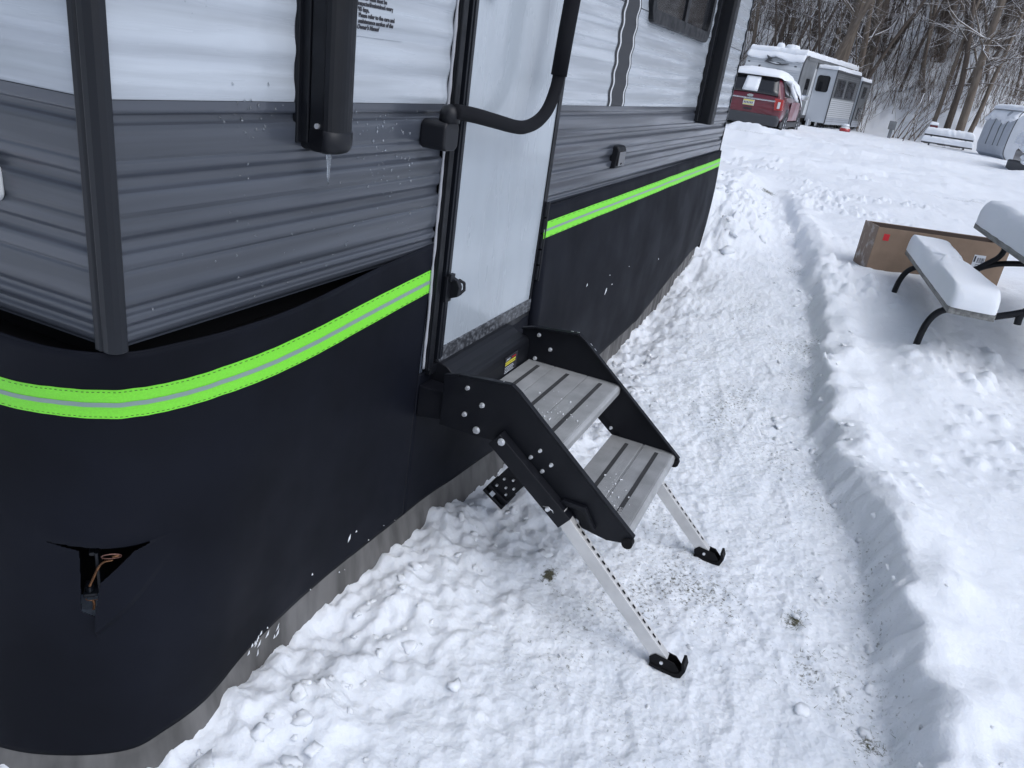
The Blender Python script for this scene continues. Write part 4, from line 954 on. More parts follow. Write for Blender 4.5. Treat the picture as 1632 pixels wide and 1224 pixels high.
for s in (1, -1):
    for a, b, c_, d_ in ((.50, 1.20, .62, 1.12), (1.32, 2.25, 1.34, 2.22), (2.33, 3.35, 2.33, 2.95)):
        MB().add([(a, s * .935, 1.14), (b, s * .935, 1.12), (d_, s * .72, 1.62), (c_, s * .72, 1.62), (a, s * .90, 1.14), (b, s * .90, 1.12), (d_, s * .68, 1.62), (c_, s * .68, 1.62)], [(0, 1, 2, 3), (4, 5, 6, 7), (0, 1, 5, 4), (1, 2, 6, 5), (2, 3, 7, 6), (3, 0, 4, 7)]).build('side_window', 'glass', suv)
    MB().prism(rrect(.0, .13, .74, 1.06, .04), 'x', -.03, .3)  # (outline helper, unused)
    mb = MB(); mb.add([(-.035 + (.05 if k in (1, 2, 5, 6) else 0), s * yy_, zz_) for k, (yy_, zz_) in enumerate([(.76, .74), (.97, .76), (.95, 1.06), (.70, 1.07)])] + [(.20, s * yy_, zz_) for yy_, zz_ in [(.76, .74), (.99, .76), (.96, 1.06), (.70, 1.07)]], [(0, 1, 2, 3), (4, 5, 6, 7), (0, 1, 5, 4), (1, 2, 6, 5), (2, 3, 7, 6), (3, 0, 4, 7)])
    tl = mb.build('tail_light', 'red', suv, bevel=.015); MB().box((-.045, s * .86 - .035, .80), (.03, s * .86 + .035, .98)).build('clear_lens', 'decalwhite', tl, bevel=.01)
    for xw in (.95, 3.85):
        wh = MB().cyl((xw, s * .90, .36), (0, 1, 0), .375, .24, 28).build('wheel', 'tire', suv, bevel=.03)
        MB().cyl((xw, s * .995, .36), (0, 1, 0), .25, .06, 20).build('rim', 'chrome', wh, bevel=.02)
        mb = MB()
        for k in range(10): a = k * .628; mb.box((xw - .02, s * 1.022, .38), (xw + .02, s * 1.03, .59), Matrix.Rotation(a, 3, 'Y'), (xw, s * 1.0, .36))
        mb.build('spokes', 'cargray', wh)
        MB().cyl((xw, s * .985, .38), (0, 1, 0), .43, .05, 24).build('wheel_arch', 'cargray', suv, bevel=.01)
mb = MB(); mb.grid([[(x, -1.004 - .002 * (z > .7), z) for x in np.linspace(1.45, 3.3, 10)] for z in (.48, .6, .75, .9, 1.02)]); mb.build('door_panel', 'carmud', suv)
MB().box((-.045, -.74, .965), (.05, .74, 1.005)).build('chrome_bar', 'chrome', suv, bevel=.01)
MB().prism([(.095 * math.cos(a), 1.06 + .04 * math.sin(a)) for a in np.linspace(0, 6.1, 16)], 'x', -.035, .04).build('oval_badge', 'chrome', suv)
pl = MB().box((-.05, -.16, .79), (.0, .16, .945)).build('license_plate', 'decalwhite', suv, bevel=.006)
MB().box((-.053, -.15, .905), (-.045, .15, .935)).build('plate_band', 'yellowink', pl); MB().box((-.053, -.15, .80), (-.045, .15, .82)).build('plate_band', 'yellowink', pl)
mb = MB()
for k in range(6): mb.box((-.053, .12 - k * .045 - .012, .835), (-.045, .12 - k * .045 + .012, .89))
mb.build('plate_characters', 'ink', pl)
MB().box((-.03, -.12, .675), (.02, .12, .72)).build('recess', 'ink', suv, bevel=.01)
mb = MB(); mb.tube([(-.12, .62, .34), (.2, .62, .34)], .05, 12); mb.build('exhaust_pipe', 'chrome', suv)
mb = MB()
for s in (1, -1): mb.box((3.15, s * 1.12 - .11, 1.12), (3.28, s * 1.12 + .11, 1.28))
mb2 = MB(); mb2.box((3.15, -1.22, 1.10), (3.27, -1.0, 1.28)); mr_ = mb2.build('side_mirror', 'chrome', suv, bevel=.03)
MB().box((3.15, 1.0, 1.10), (3.27, 1.22, 1.28)).build('side_mirror', 'carred', suv, bevel=.03)
def snow_loft(rows_def, seed, amp=.02):
    rows = []
    for (x, z0, w_, h_) in rows_def:
        r_ = []
        for k in range(17):
            a = math.pi * k / 16; yy_ = -math.cos(a); ss = math.sin(a) ** .55
            p = Vector((x, yy_ * w_, z0 + h_ * ss)); n_ = mnoise.noise(p * 2.5 + Vector((seed, 0, 0))) * amp * 1.6 + mnoise.noise(p * 6 + Vector((seed, 2, 0))) * amp
            r_.append((p.x + n_, p.y + n_ * (1 if yy_ > 0 else -1), p.z + n_ * .8))
        rows.append(r_)
    mb = MB(); mb.grid(rows, True); n_ = 17; mb.f.append(tuple(range(n_))); mb.sm.append(True); mb.f.append(tuple((len(rows) - 1) * n_ + i for i in range(n_))); mb.sm.append(True); return mb
sc_ = snow_loft([(.24, 1.62, .62, .03), (.32, 1.60, .70, .15), (.55, 1.58, .76, .26), (.9, 1.56, .80, .31), (2.0, 1.54, .83, .32), (2.6, 1.38, .88, .36), (3.1, 1.22, .95, .50), (3.6, 1.08, .96, .32), (4.2, .98, .94, .26), (4.8, .86, .90, .18), (4.95, .82, .8, .04)], 3).build('snow_cap', 'snowcap', suv)
mb = MB(); mb.grid([[(x, -.72 - .22 * (1 - t) - .03, 1.62 - .55 * (1 - t) * k_ ) for x, k_ in ((.9, 0.05), (1.2, .3), (1.6, .55), (2.0, .75), (2.4, .95), (2.8, 1.05), (3.2, 1.1))] for t in np.linspace(0, 1, 5)]); ss_ = mb.build('side_snow', 'snowcap', suv); sd = ss_.modifiers.new('s', 'SOLIDIFY'); sd.thickness = .10
mb = MB(); mb.grid([[(.02 + .355 * t - .03, y_ * (1 - .1 * t) + .02, 1.13 + .50 * t) for y_ in np.linspace(-.18, .26, 5)] for t in (0.12, .3, .5, .7, .86)]); rs_ = mb.build('window_snow', 'snowcap', suv); sd = rs_.modifiers.new('s', 'SOLIDIFY'); sd.thickness = .10; sd.offset = 0
LOCAL[0] = False

# ---- white travel trailer behind. local: x runs along its side away from us, y to the left, origin at the near right corner
jt = empty('parked_travel_trailer', 'snow topped white travel trailer with two slide outs standing behind the red car', 'travel trailer', (36.7, 2.36, .24), math.radians(-12))
LOCAL[0] = True
W = 2.5; HT = 2.95; LJ = 9.2
nose = [(.30, .55), (.10, .75), (0, 1.2), (.02, 2.2), (.10, 2.62), (.28, 2.86), (.6, HT), (LJ, HT), (LJ, .55)]
MB().prism(nose, 'y', 0.02, W).build('body', 'farwhite', jt, bevel=.03)
mb = MB()
for k in range(22): z = .8 + k * .088; mb.box((-.012 if z < 2.3 else .06, .06, z), (.02 if z < 2.3 else .10, W - .04, z + .012))
mb.build('siding_grooves', 'camper', jt)
MB().prism([(.30, .55), (.10, .75), (0.0, 1.2), (.02, 2.2), (.10, 2.62), (.28, 2.86), (.36, 2.86), (1.9, 2.86), (1.7, .55)], 'y', -.012, .019).build('dark_side_panel', 'fargray', jt)
mb = MB(); pts_ = catmull([(.30, -.02, .55), (.10, -.02, .75), (0, -.02, 1.2), (.02, -.02, 2.2), (.10, -.02, 2.62), (.28, -.02, 2.86), (.6, -.02, HT)], 5); mb.tube(pts_, .03, 6); mb.build('corner_trim', 'fardark', jt)
MB().prism([(.6, 2.80), (LJ, 2.80), (LJ, HT - .02), (.5, HT - .02)], 'y', -.03, .0).build('roof_trim', 'fargray', jt)
text_mesh('side_lettering', 'JAY FLIGHT', .26, 'fardark', jt, (2.0, -.035, 2.62), (1, 0, 0), (0, 0, 1), extrude=.01, bold=.01)
MB().prism(rrect(.95, 1.45, 1.4, 2.1, .07), 'y', -.03, .0).build('window', 'glass', jt)
MB().box((.5, -.012, .50), (LJ, .05, .62)).build('lower_skirt_rail', 'fardark', jt)
text_mesh('front_lettering', 'Jayco', .42, 'fardark', jt, (-.035, 1.95, 2.08), (0, -1, 0), (0, 0, 1), extrude=.012, bold=.018, sx=1.15, shear=.25)
mb = MB(); mb.prism([(1.65, 2.53), (1.1, 2.45), (.85, 2.46), (.60, 2.53), (.9, 2.51), (1.05, 2.57), (1.2, 2.55), (1.5, 2.64), (1.35, 2.70), (1.6, 2.80), (1.52, 2.66)], 'x', -.03, .09); mb.build('bird_emblem', 'fardark', jt)
mb = MB(); mb.prism([(1.45, 2.55), (1.12, 2.49), (.95, 2.51), (1.15, 2.55)], 'x', -.045, .0); mb.build('bird_emblem', 'farwhite', jt)
for y in (.25, 2.3): MB().box((.06, y, 2.45), (.12, y + .1, 2.50)).build('marker_light', 'fardark', jt)
# slide outs
def slide(x0, x1, dep, zb, zt, big):
    b = MB().box((x0, -dep, zb), (x1, .0, zt)).build('slide_out', 'farslide', jt, bevel=.015)
    MB().box((x0 + .02, -dep - .015, zb), (x1 - .02, -dep - .001, zt - .02)).build('slide_side', 'farwhite', b)
    MB().box((x0 + .02, -dep - .02, zt - (1.15 if big else 2.0)), (x1 - .02, -dep - .014, zt - .10)).build('gray_upper_siding', 'fargray', b)
    mb = MB()
    for k in range(24):
        z = zb + .1 + k * .085
        if z < zt - .1: mb.box((x0 + .03, -dep - .030, z), (x1 - .03, -dep - .016, z + .010))
    mb.build('siding_grooves', 'fardark' if big else 'fargray', b)
    MB().box((x0, -dep - .028, zb - .03), (x1, -dep - .010, zb + .26)).build('gray_band', 'camper', b)
    MB().box((x0 - .02, -dep - .035, zt - .11), (x1 + .02, -dep - .0, zt + .015)).build('awning_rail', 'fardark', b)
    for x in (x0, x1): MB().box((x - .02, -dep - .034, zb), (x + .02, -dep + .01, zt)).build('trim', 'fardark', b)
    if big:
        MB().prism([(-dep + .22 + p, q) for p, q in rrect(0, .55, zt - .95, zt - .28, .1)], 'x', x0 - .03, x0 + .01).build('end_window', 'glass', b, bevel=.008)
        for xa, xb in ((.35, 1.65), (2.1, 3.5)):
            f_ = MB().prism(rrect(x0 + xa, x0 + xb, zt - 1.10, zt - .32, .06), 'y', -dep - .045, -dep - .01).build('window', 'fardark', b)
            MB().prism(rrect(x0 + xa + .06, x0 + xb - .06, zt - 1.04, zt - .38, .04), 'y', -dep - .052, -dep - .04).build('pane', 'glass', f_)
    else:
        for za in (zt - .78, zt - 1.75):
            f_ = MB().prism(rrect(x0 + .5, x0 + 1.2, za, za + .55, .05), 'y', -dep - .045, -dep - .01).build('window', 'fardark', b)
            MB().prism(rrect(x0 + .55, x0 + 1.15, za + .05, za + .50, .04), 'y', -dep - .052, -dep - .04).build('pane', 'glass', f_)
    r_ = []
    snow_cap(MB(), [(x0 - .03, -dep - .03), (x1, -dep - .03), (x1, .0), (x0 - .03, .0)], zt, .16, .10, x0, over=.02, amp=.03).build('snow_cap', 'snowcap', b)
slide(2.25, 6.4, .88, .40, 2.62, True)
slide(7.3, 9.1, .80, .35, 2.45, False)
snow_cap(MB(), [(.30, .0), (LJ, .0), (LJ, W), (.30, W)], HT, .22, .16, 4, over=.06, amp=.05).build('roof_snow', 'snowcap', jt)
mb = MB(); mb.grid([[(.02 + .40 * t ** 2 , y, 2.80 + .24 * t - (.17 * (abs(math.sin(y * 2.1 + .6)) + .25 * mnoise.noise(Vector((y * 5, 0, 0))))) * (1 - t)) for y in np.linspace(.02, W, 30)] for t in np.linspace(0, 1, 8)]); fs_ = mb.build('front_snow', 'snowcap', jt); sd = fs_.modifiers.new('s', 'SOLIDIFY'); sd.thickness = .12
for x, y, r in ((1.9, 1.2, .34), (1.2, 1.5, .2)): snow_cap(MB(), [(x + r * math.cos(a), y + r * math.sin(a)) for a in np.linspace(0, 6, 12)], HT + .15, .28, .1, x).build('vent_snow', 'snowcap', jt)
for x in (3.4, 4.4):
    wh = MB().cyl((x, .2, .28), (0, 1, 0), .34, .22, 22).build('wheel', 'tire', jt, bevel=.02); MB().cyl((x, .08, .28), (0, 1, 0), .2, .04, 16).build('rim', 'chrome', wh)
mb = MB()
for x in (2.6, 3.1, 3.6): mb.tube([(x, -.5, .42), (x + .3, -.5, .0)], .025, 6); mb.tube([(x + .3, -.5, .42), (x, -.5, .0)], .025, 6)
mb.tube([(2.4, -.5, .42), (4.4, -.5, .42)], .025, 6); mb.build('scissor_jack', 'fardark', jt)
MB().box((1.2, .12, .0), (1.8, .5, .55)).build('corner_post', 'fardark', jt); MB().prism([(1.95, -.05), (2.25, -.05), (2.2, .5), (1.98, .5)], 'y', -.25, -.16).build('stair_panel', 'camper', jt, bevel=.01)
LOCAL[0] = False

# ---- round red and white bundle
rb = empty('round_bundle', 'small red and white rounded bundle standing beside the slide out of the far trailer', 'bundle', (38.9, .10, hz(38.9, .10) - .20)); rb.scale = (.8, .8, .8)
LOCAL[0] = True
mb = MB(); mb.tube([(0, 0, .0), (0, 0, .04), (0, 0, .12), (0, 0, .40), (0, 0, .52), (0, 0, .58)], [.18, .25, .28, .28, .20, .08], 18); mb.build('shell', 'decalwhite', rb)
mb = MB(); mb.tube([(0, 0, .20), (0, 0, .43)], [.286, .286], 18); mb.build('red_band', 'red', rb)
snow_cap(MB(), [(.2 * math.cos(a), .2 * math.sin(a)) for a in np.linspace(0, 6, 12)], .55, .10, .06, 3).build('snow_cap', 'snowcap', rb)
LOCAL[0] = False

# ---- far picnic table with a red box
ft = empty('picnic_table', 'far wooden picnic table under smooth snow at the foot of the woods', 'picnic table', (38.0, -3.95, hz(38, -3.95) - .30), math.radians(86))
LOCAL[0] = True
f1 = MB().box((-.92, -.35, .68), (.92, .35, .74)).build('tabletop', 'fardark', ft, bevel=.005)
snow_cap(MB(), [(-.94, -.37), (.94, -.37), (.94, .37), (-.94, .37)], .74, .26, .14, 6, over=.01, amp=.05).build('snow_cap', 'snowcap', f1)
for y in (.60, -.85):
    f2 = MB().box((-.95, y, .40), (.95, y + .26, .45)).build('seat', 'fardark', ft, bevel=.004); snow_cap(MB(), [(-.96, y - .01), (.96, y - .01), (.96, y + .27), (-.96, y + .27)], .45, .20, .08, 7, over=.01, amp=.04).build('snow_cap', 'snowcap', f2)
for x in (-.65, .65):
    mb = MB(); mb.box((x - .03, -.8, .34), (x + .03, .85, .40)); mb.box((x - .03, -.06, .0), (x + .03, .06, .70), Matrix.Rotation(.5, 3, 'X'), (x, 0, .35)); mb.box((x - .03, -.06, .0), (x + .03, .06, .70), Matrix.Rotation(-.5, 3, 'X'), (x, 0, .35)); mb.build('leg', 'fardark', ft)
LOCAL[0] = False
tb = MB().box((38.0 - .20, -3.42, 0), (38.0 + .15, -3.12, .20)); zt_ = hz(38, -3.95) - .30 + .90
tb.v = [(x, y, z + zt_) for x, y, z in tb.v]
to = tb.build('red_box', 'carred', None, bevel=.02); tag(to, 'small red box with a tuft of snow on top standing on the far picnic table', 'box')
sb_ = snow_cap(MB(), [(37.78, -3.44), (38.17, -3.44), (38.17, -3.10), (37.78, -3.10)], zt_ + .20, .12, .08, 4, over=.01).build('snow_cap', 'snowcap', to)

# ---- pale gray camper at the right edge. local: x away, y left; we see its front left corner
gc = empty('parked_camper', 'pale gray camper with snow on its roof, a striped front and a dark side window', 'camper', (32.2, -5.25, hz(32, -5) - .20), math.radians(-69))
LOCAL[0] = True
gc.scale = (.80, .80, .80)
nose = [(.45, .10), (.06, .40), (-.02, .75), (.02, 1.5), (.12, 2.05), (.26, 2.24), (6.2, 2.30), (6.2, .18), (.9, .06)]
MB().prism(nose, 'y', 0, 2.3).build('body', 'camper', gc, bevel=.08, seg=4)
mb = MB(); mb.tube(catmull([(.42, -.012, .12), (.10, -.012, .42), (.04, -.012, .8), (.08, -.012, 1.5), (.18, -.012, 2.05), (.30, -.012, 2.24)], 6), .018, 6); mb.build('edge_trim', 'fardark', gc)
MB().prism(rrect(1.9, 3.1, .85, 1.85, .12), 'y', -.03, .02).build('side_window', 'glass', gc, bevel=.01)
MB().prism([(.95, 1.75), (1.06, 1.55), (1.14, 1.25), (1.17, .85), (1.10, .85), (1.05, 1.15), (.98, 1.35), (.86, 1.5)], 'y', -.02, .01).build('swoosh_decal', 'ink', gc)
MB().prism([(.95, 1.75), (1.06, 1.55), (1.12, 1.28), (1.0, 1.40), (.86, 1.5)], 'y', -.028, .0).build('swoosh_decal', 'decalwhite', gc)
mb = MB(); mb.prism(rrect(1.0, 1.9, .30, .70, .06), 'y', -.012, .01); mb.build('hatch', 'camper', gc, bevel=.006)
for k, y in enumerate((.5, .9, 1.5)): MB().prism([(-.035, .75), (.0, 1.5), (.07, 1.85), (.11, 1.85), (.04, 1.5), (.01, .75)], 'y', y, y + .05).build('front_stripe', 'fargray', gc)
snow_cap(MB(), [(.25, -.03), (6.2, -.03), (6.2, 2.3), (.25, 2.3)], 2.26, .22, .2, 9, over=.08, amp=.06).build('roof_snow', 'snowcap', gc)
mb = MB(); mb.grid([[(-.06 + .35 * t, y, 1.98 + .30 * t - .2 * (1 - t) * abs(mnoise.noise(Vector((y * 2, 0, 4)))) * 2) for y in np.linspace(0, 2.3, 16)] for t in np.linspace(0, 1, 6)]); fs_ = mb.build('front_snow', 'snowcap', gc); sd = fs_.modifiers.new('s', 'SOLIDIFY'); sd.thickness = .16
mb = MB(); mb.box((.3, .1, -.05), (5.8, 2.2, .12)); mb.build('chassis', 'rubber', gc)
LOCAL[0] = False
# ---- dark pickup in front of it
pk = empty('parked_pickup', 'dark pickup truck buried in clumpy snow in front of the pale gray camper', 'pickup truck', (23.2, -4.80, hz(23.2, -4.8) - .36), math.radians(-84))
LOCAL[0] = True
# local x runs to the right (its length), local y away
prof = [(0.0, .35), (.0, .82), (.12, .98), (1.2, 1.08), (1.75, 1.58), (2.1, 1.72), (3.6, 1.72), (3.8, 1.1), (5.4, 1.1), (5.4, .35)]
M['truck'] = mat('dark_blue_truck_paint', (.012, .014, .022), .3, coat=.8)
MB().prism(prof, 'y', 0, 1.9).build('body', 'truck', pk, bevel=.08, seg=4)
MB().prism([(1.35, 1.12), (1.85, 1.55), (2.1, 1.62), (3.4, 1.62), (3.5, 1.12)], 'y', -.02, .02).build('side_window', 'glass', pk)
MB().box((-.10, .0, .30), (.12, 1.9, .58)).build('front_bumper', 'cargray', pk, bevel=.04)
for x in (.95, 4.3):
    wh = MB().cyl((x, .06, .30), (0, 1, 0), .38, .26, 24).build('wheel', 'tire', pk, bevel=.03); MB().cyl((x, -.06, .30), (0, 1, 0), .22, .05, 16).build('rim', 'cargray', wh)
snow_cap(MB(), [(-.05, -.05), (1.5, -.05), (1.5, 1.95), (-.05, 1.95)], .98, .30, .2, 11, over=.06, amp=.14).build('hood_snow', 'snowcap', pk)
snow_cap(MB(), [(1.7, -.02), (3.7, -.02), (3.7, 1.9), (1.7, 1.9)], 1.68, .22, .2, 12, over=.05, amp=.05).build('roof_snow', 'snowcap', pk)
mb = MB()
for i in range(26): lump(mb, random.uniform(-.25, .7), random.uniform(-.15, .3), .95 + random.uniform(-.35, .25), random.uniform(.07, .16), i * 7.1)
mb.build('clumped_snow', 'clod', pk, recalc=False)
mb = MB()
for i in range(10): lump(mb, random.uniform(.0, 1.3), random.uniform(-.25, -.05), random.uniform(.1, .3), random.uniform(.1, .2), i * 5.1)
mb.build('clumped_snow', 'clod', pk, recalc=False)
LOCAL[0] = False

# ---- small post, stake and wires
po = empty('utility_post', 'short gray campsite utility post standing in the snow before the woods', 'post', (39.5, -1.75, hz(39.5, -1.75)))
LOCAL[0] = True
MB().box((-.07, -.07, -.1), (.07, .07, .62)).build('post', 'fargray', po, bevel=.01); MB().box((-.13, -.15, .36), (.10, .15, .72)).build('meter_box', 'fargray', po, bevel=.02)
LOCAL[0] = False
mb = MB(); z_ = hz(37, -2.3); mb.tube([(37, -2.25, z_ - .1), (37, -2.42, z_ + .9), (37.1, -2.5, z_ + 1.9)], [.022, .018, .01], 6); tag(mb.build('marker_stake', 'bark'), 'thin leaning stake standing alone in the snow between the post and the far picnic table', 'stake')
mb = MB(); mb.tube([(42, 14, 8.35), (40.5, 3.5, 6.42), (40, -3.0, 6.30), (39.5, -8, 6.55), (39, -16, 7.4)], .018, 5); tag(mb.build('overhead_wire', 'rubber'), 'thin dark overhead wire crossing in front of the bare trees', 'wire')

# ================================================================== TREES
def tree_parts(seed, h, r, lean=.0, fork=.45, nb=26, tw=6, sides=7):
    rnd = random.Random(seed); tk = MB(); cr = MB()
    def wander(p, d_, L, n_, k, upk=.0):
        P = [p.copy()]
        for i in range(n_):
            d_ = (d_ + Vector((rnd.gauss(0, k), rnd.gauss(0, k), rnd.gauss(0, k * .6) + upk))).normalized(); p = p + d_ * (L / n_); P.append(p.copy())
        return P, d_
    leand = Vector((rnd.gauss(0, lean), rnd.gauss(0, lean), 1)).normalized()
    P, _ = wander(Vector((0, 0, -.5)), leand, h, 12, .045, .01)
    rad = [r * (1.25 if i == 0 else 1) * (1 - .88 * (i / 12) ** .9) for i in range(13)]
    tk.tube(P, rad, sides)
    stems = [(P, rad, 1.0)]
    if rnd.random() < fork:
        i0 = rnd.randint(2, 6); a = rnd.uniform(0, 6.28); Q, _ = wander(P[i0], (leand + Vector((math.cos(a), math.sin(a), 0)) * rnd.uniform(.25, .6)).normalized(), h * (1 - i0 / 13), 9, .07, .03)
        rq = [rad[i0] * .75 * (1 - .85 * i / 9) for i in range(10)]; tk.tube(Q, rq, sides); stems.append((Q, rq, .8))
    for P_, R_, _k in stems:
        for b in range(nb):
            t = rnd.uniform(.16, 1) ** .8 * (len(P_) - 1); i = min(int(t), len(P_) - 2); p = P_[i].lerp(P_[i + 1], t - i); rr = max(R_[i] * rnd.uniform(.15, .42), .012)
            a = rnd.uniform(0, 6.28); el = rnd.uniform(-.05, 1.0); d_ = Vector((math.cos(a), math.sin(a), el)).normalized(); L = h * rnd.uniform(.10, .30) * (1.15 - t / len(P_) * .7)
            Q, _ = wander(p, d_, L, 6, .16, .035); cr.tube(Q, [rr * (1 - .82 * j / 6) for j in range(7)], 4, False)
            for s in range(tw):
                j = rnd.randint(1, 6); a2 = rnd.uniform(0, 6.28); d2 = (d_ * .5 + Vector((math.cos(a2), math.sin(a2), rnd.uniform(-.4, .8)))).normalized()
                T, _ = wander(Q[j], d2, L * rnd.uniform(.2, .55), 3, .22, .02); cr.tube(T, [rr * .38, rr * .3, rr * .22, .004], 3, False)
                if rnd.random() < .6:
                    T2, _ = wander(T[1], (d2 + Vector((rnd.gauss(0, .7), rnd.gauss(0, .7), rnd.gauss(0, .5)))).normalized(), L * .22, 2, .2); cr.tube(T2, [rr * .22, rr * .18, .004], 3, False)
    return tk, cr
def mesh_of(mb, name, m_):
    o = mb.build(name, m_, None, recalc=False); me_ = o.data; bpy.data.objects.remove(o); return me_
variants = []
for k in range(9):
    big = k < 3
    tk, cr = tree_parts(100 + k, (17, 15, 16, 13, 12, 14, 11, 12, 10)[k], (.24, .20, .22, .12, .10, .13, .08, .09, .07)[k], (.06, .12, .10, .08, .12, .05, .14, .1, .16)[k], .5, (26, 24, 24, 22, 22, 24, 20, 20, 18)[k], 6)
    mt = 'bark' if k % 3 != 1 else 'barkdark'
    variants.append((mesh_of(tk, 'trunk', mt), mesh_of(cr, 'crown', mt)))
def put_tree(k, x, y, s, rz, tx_=0, ty_=0, label='bare gray deciduous tree on the snowy slope behind the trailers', group='bare trees on the wooded slope', name='bare_tree'):
    o = bpy.data.objects.new(name, None); COL.objects.link(o); o.location = (x, y, hz(x, y) - .1); o.scale = (s, s, s); o.rotation_euler = (tx_, ty_, rz)
    tag(o, label, 'tree', group)
    for me_, nm in zip(variants[k], ('trunk', 'crown')):
        c = bpy.data.objects.new(nm, me_); COL.objects.link(c); c.parent = o
    return o
rnd = random.Random(11)
n_t = 0
for i in range(2600):
    if n_t >= 215: break
    dist = 46 + 62 * rnd.random() ** 1.5; az = math.radians(rnd.uniform(-13.5, 15)); x = dist * math.cos(az); y = -1 + dist * math.sin(az)
    if x < toe(y) + .5: continue
    k = rnd.choice((0, 1, 2, 3, 4, 5, 6, 7, 8, 3, 4, 5)); lb_, gp_ = (('thick bare gray tree standing on the snowy wooded slope', 'thick bare trees on the wooded slope'), ('slim bare gray tree standing on the snowy wooded slope', 'slim bare trees on the wooded slope'), ('dark barked bare tree standing on the snowy wooded slope', 'dark bare trees on the wooded slope'))[2 if k % 3 == 1 else (0 if k < 3 else 1)]
    put_tree(k, x, y, rnd.uniform(.75, 1.25), rnd.uniform(0, 6.28), rnd.gauss(0, .05), rnd.gauss(0, .05), lb_, gp_); n_t += 1
# trees one can tell apart
put_tree(0, 44.5, 1.55, 1.35, .4, .10, .02, 'thick bare gray tree rising just behind the roof of the snow topped white trailer', None)
put_tree(2, 45.5, 2.5, 1.0, 2.4, -.30, .0, 'bare tree leaning hard to the right behind the roof of the white trailer', None)
put_tree(0, 40.6, -4.55, .85, 2.0, -.04, .03, 'stout bare gray tree behind the right end of the far picnic table', None)
put_tree(1, 41.2, -4.0, .85, 1.0, .03, .0, 'dark bare tree directly behind the middle of the far picnic table', None)
put_tree(3, 41.8, -3.4, 1.0, 4.1, -.05, .0, 'slim bare tree behind the left end of the far picnic table', None)
put_tree(5, 41.0, -4.85, .95, 5.0, -.16, .0, 'slim bare tree leaning right beside the striped front of the gray camper', None)
# thin bent saplings
def sapling(x, y, lean_, h, label):
    mb = MB(); z = hz(x, y); P = catmull([(x, y, z - .1), (x, y - lean_ * .3, z + h * .4), (x + .1, y - lean_ * .7, z + h * .75), (x + .1, y - lean_ * 1.1, z + h)], 4); mb.tube(P, [.03 * (1 - .7 * i / (len(P) - 1)) for i in range(len(P))], 5)
    for k in range(9):
        p = P[rnd.randint(3, len(P) - 1)]; mb.tube([p, p + Vector((rnd.gauss(0, .15), rnd.gauss(-.1, .2), rnd.uniform(.1, .45)))], [.012, .004], 3, False)
    tag(mb.build('sapling', 'twig'), label, 'sapling', 'bent saplings at the edge of the woods')
for i, (y, l_, h_) in enumerate(((-1.9, 1.1, 2.6), (-2.15, 1.5, 2.5), (-2.35, 1.7, 2.2), (-2.6, 1.6, 1.9), (-2.9, 1.0, 1.7))): sapling(41.6 + .2 * i, y, l_, h_, 'thin pale bent sapling at the foot of the woods left of the far picnic table')

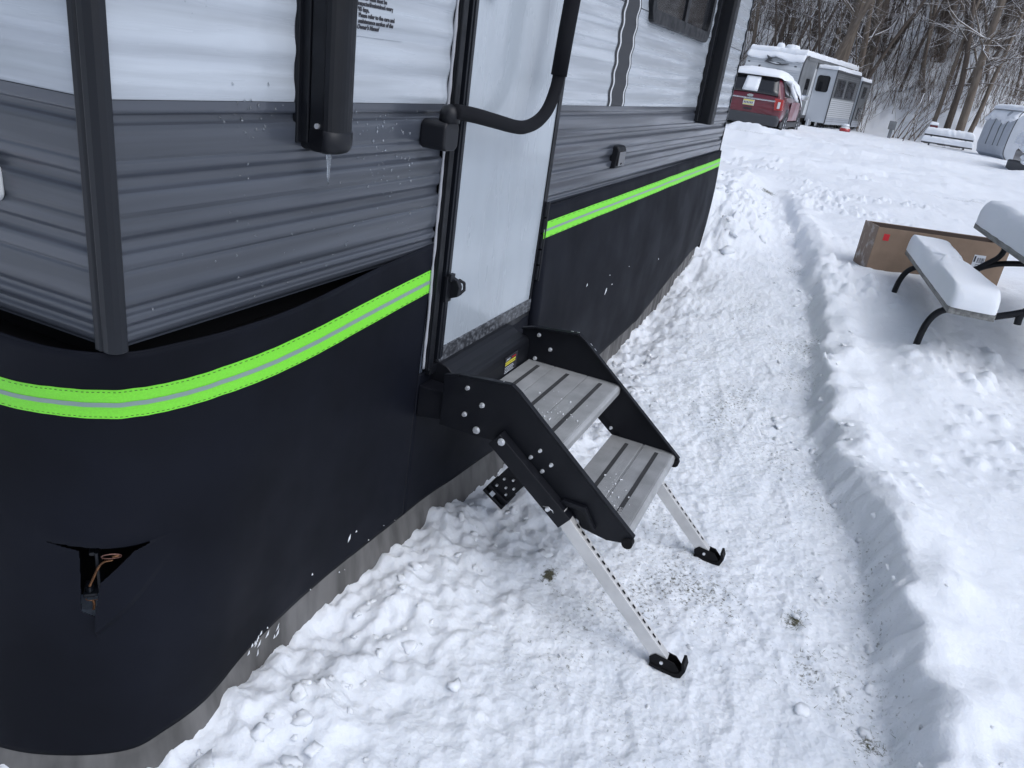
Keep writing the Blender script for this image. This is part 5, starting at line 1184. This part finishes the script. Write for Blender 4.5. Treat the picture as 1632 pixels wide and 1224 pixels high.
# brush and fine twigs of the wood, one mass
rnp = np.random.RandomState(5)
def brush(n_, name, label, dmin, dmax, hmin, hmax, rr, m_, pw=1.3):
    V, Fq = [], []
    d_ = dmin + (dmax - dmin) * rnp.rand(n_) ** pw; az = np.radians(rnp.uniform(-14, 16, n_)); X = d_ * np.cos(az); Y = -1 + d_ * np.sin(az)
    dens = perlin(X * .35, Y * .35); keep = (X > toe(Y) - .6) & (dens > -.55 + .5 * rnp.rand(n_)); X, Y = X[keep], Y[keep]; n_ = len(X); Z = height(X, Y) - .05
    L = rnp.uniform(hmin, hmax, n_); la = rnp.uniform(0, 6.28, n_); lm = np.abs(rnp.normal(0, .45, n_)); R_ = rr * rnp.uniform(.6, 1.5, n_)
    P0 = np.stack([X, Y, Z], 1); D1 = np.stack([np.cos(la) * lm, np.sin(la) * lm, np.ones(n_)], 1); D1 /= np.linalg.norm(D1, axis=1)[:, None]
    D2 = D1 + rnp.normal(0, .3, (n_, 3)) * np.array([1, 1, .4]); D2 /= np.linalg.norm(D2, axis=1)[:, None]
    D3 = D2 + rnp.normal(0, .3, (n_, 3)); D3 /= np.linalg.norm(D3, axis=1)[:, None]
    P1 = P0 + D1 * (L * .4)[:, None]; P2 = P1 + D2 * (L * .35)[:, None]; P3 = P2 + D3 * (L * .25)[:, None]
    segs = [(P0, P1, R_, R_ * .8), (P1, P2, R_ * .8, R_ * .55), (P2, P3, R_ * .55, R_ * .2)]
    for (ps, pe) in ((P1, 0), (P1, 1), (P2, 2), (P2, 3)):
        Db = rnp.normal(0, 1, (n_, 3)); Db[:, 2] = np.abs(Db[:, 2]) * .8; Db /= np.linalg.norm(Db, axis=1)[:, None]; segs.append((ps, ps + Db * (L * rnp.uniform(.15, .4, n_))[:, None], R_ * .5, R_ * .15))
    off = 0
    for A, B, ra, rb_ in segs:
        for cc, rad in ((A, ra), (B, rb_)):
            for a in (0, 2.094, 4.189): V.append(cc + np.stack([np.cos(a) * rad, np.sin(a) * rad, .0 * rad + np.sin(a * 1.3) * rad * .6], 1))
        b_ = off + np.arange(n_)
        for a in range(3):
            c_ = (a + 1) % 3; Fq.append(np.stack([b_ + a * n_, b_ + c_ * n_, b_ + (3 + c_) * n_, b_ + (3 + a) * n_], 1))
        off += 6 * n_
    V = np.concatenate(V); Fq = np.concatenate(Fq).astype(np.int32)
    me_ = bpy.data.meshes.new(name); me_.vertices.add(len(V)); me_.vertices.foreach_set('co', V.ravel()); me_.loops.add(Fq.size); me_.loops.foreach_set('vertex_index', Fq.ravel()); me_.polygons.add(len(Fq)); me_.polygons.foreach_set('loop_start', np.arange(0, Fq.size, 4, dtype=np.int32)); me_.update(calc_edges=True); me_.materials.append(M[m_])
    tag(link(bpy.data.objects.new(name, me_)), label, 'undergrowth', kind='stuff')
brush(9000, 'undergrowth', 'tangled snowy undergrowth covering the slope below the bare trees', 43, 75, .5, 2.6, .014, 'twig')
brush(2300, 'thin_saplings', 'dense thin saplings and branches filling the wood up the slope', 50, 115, 3.5, 9.5, .030, 'barkdark', 1.1)
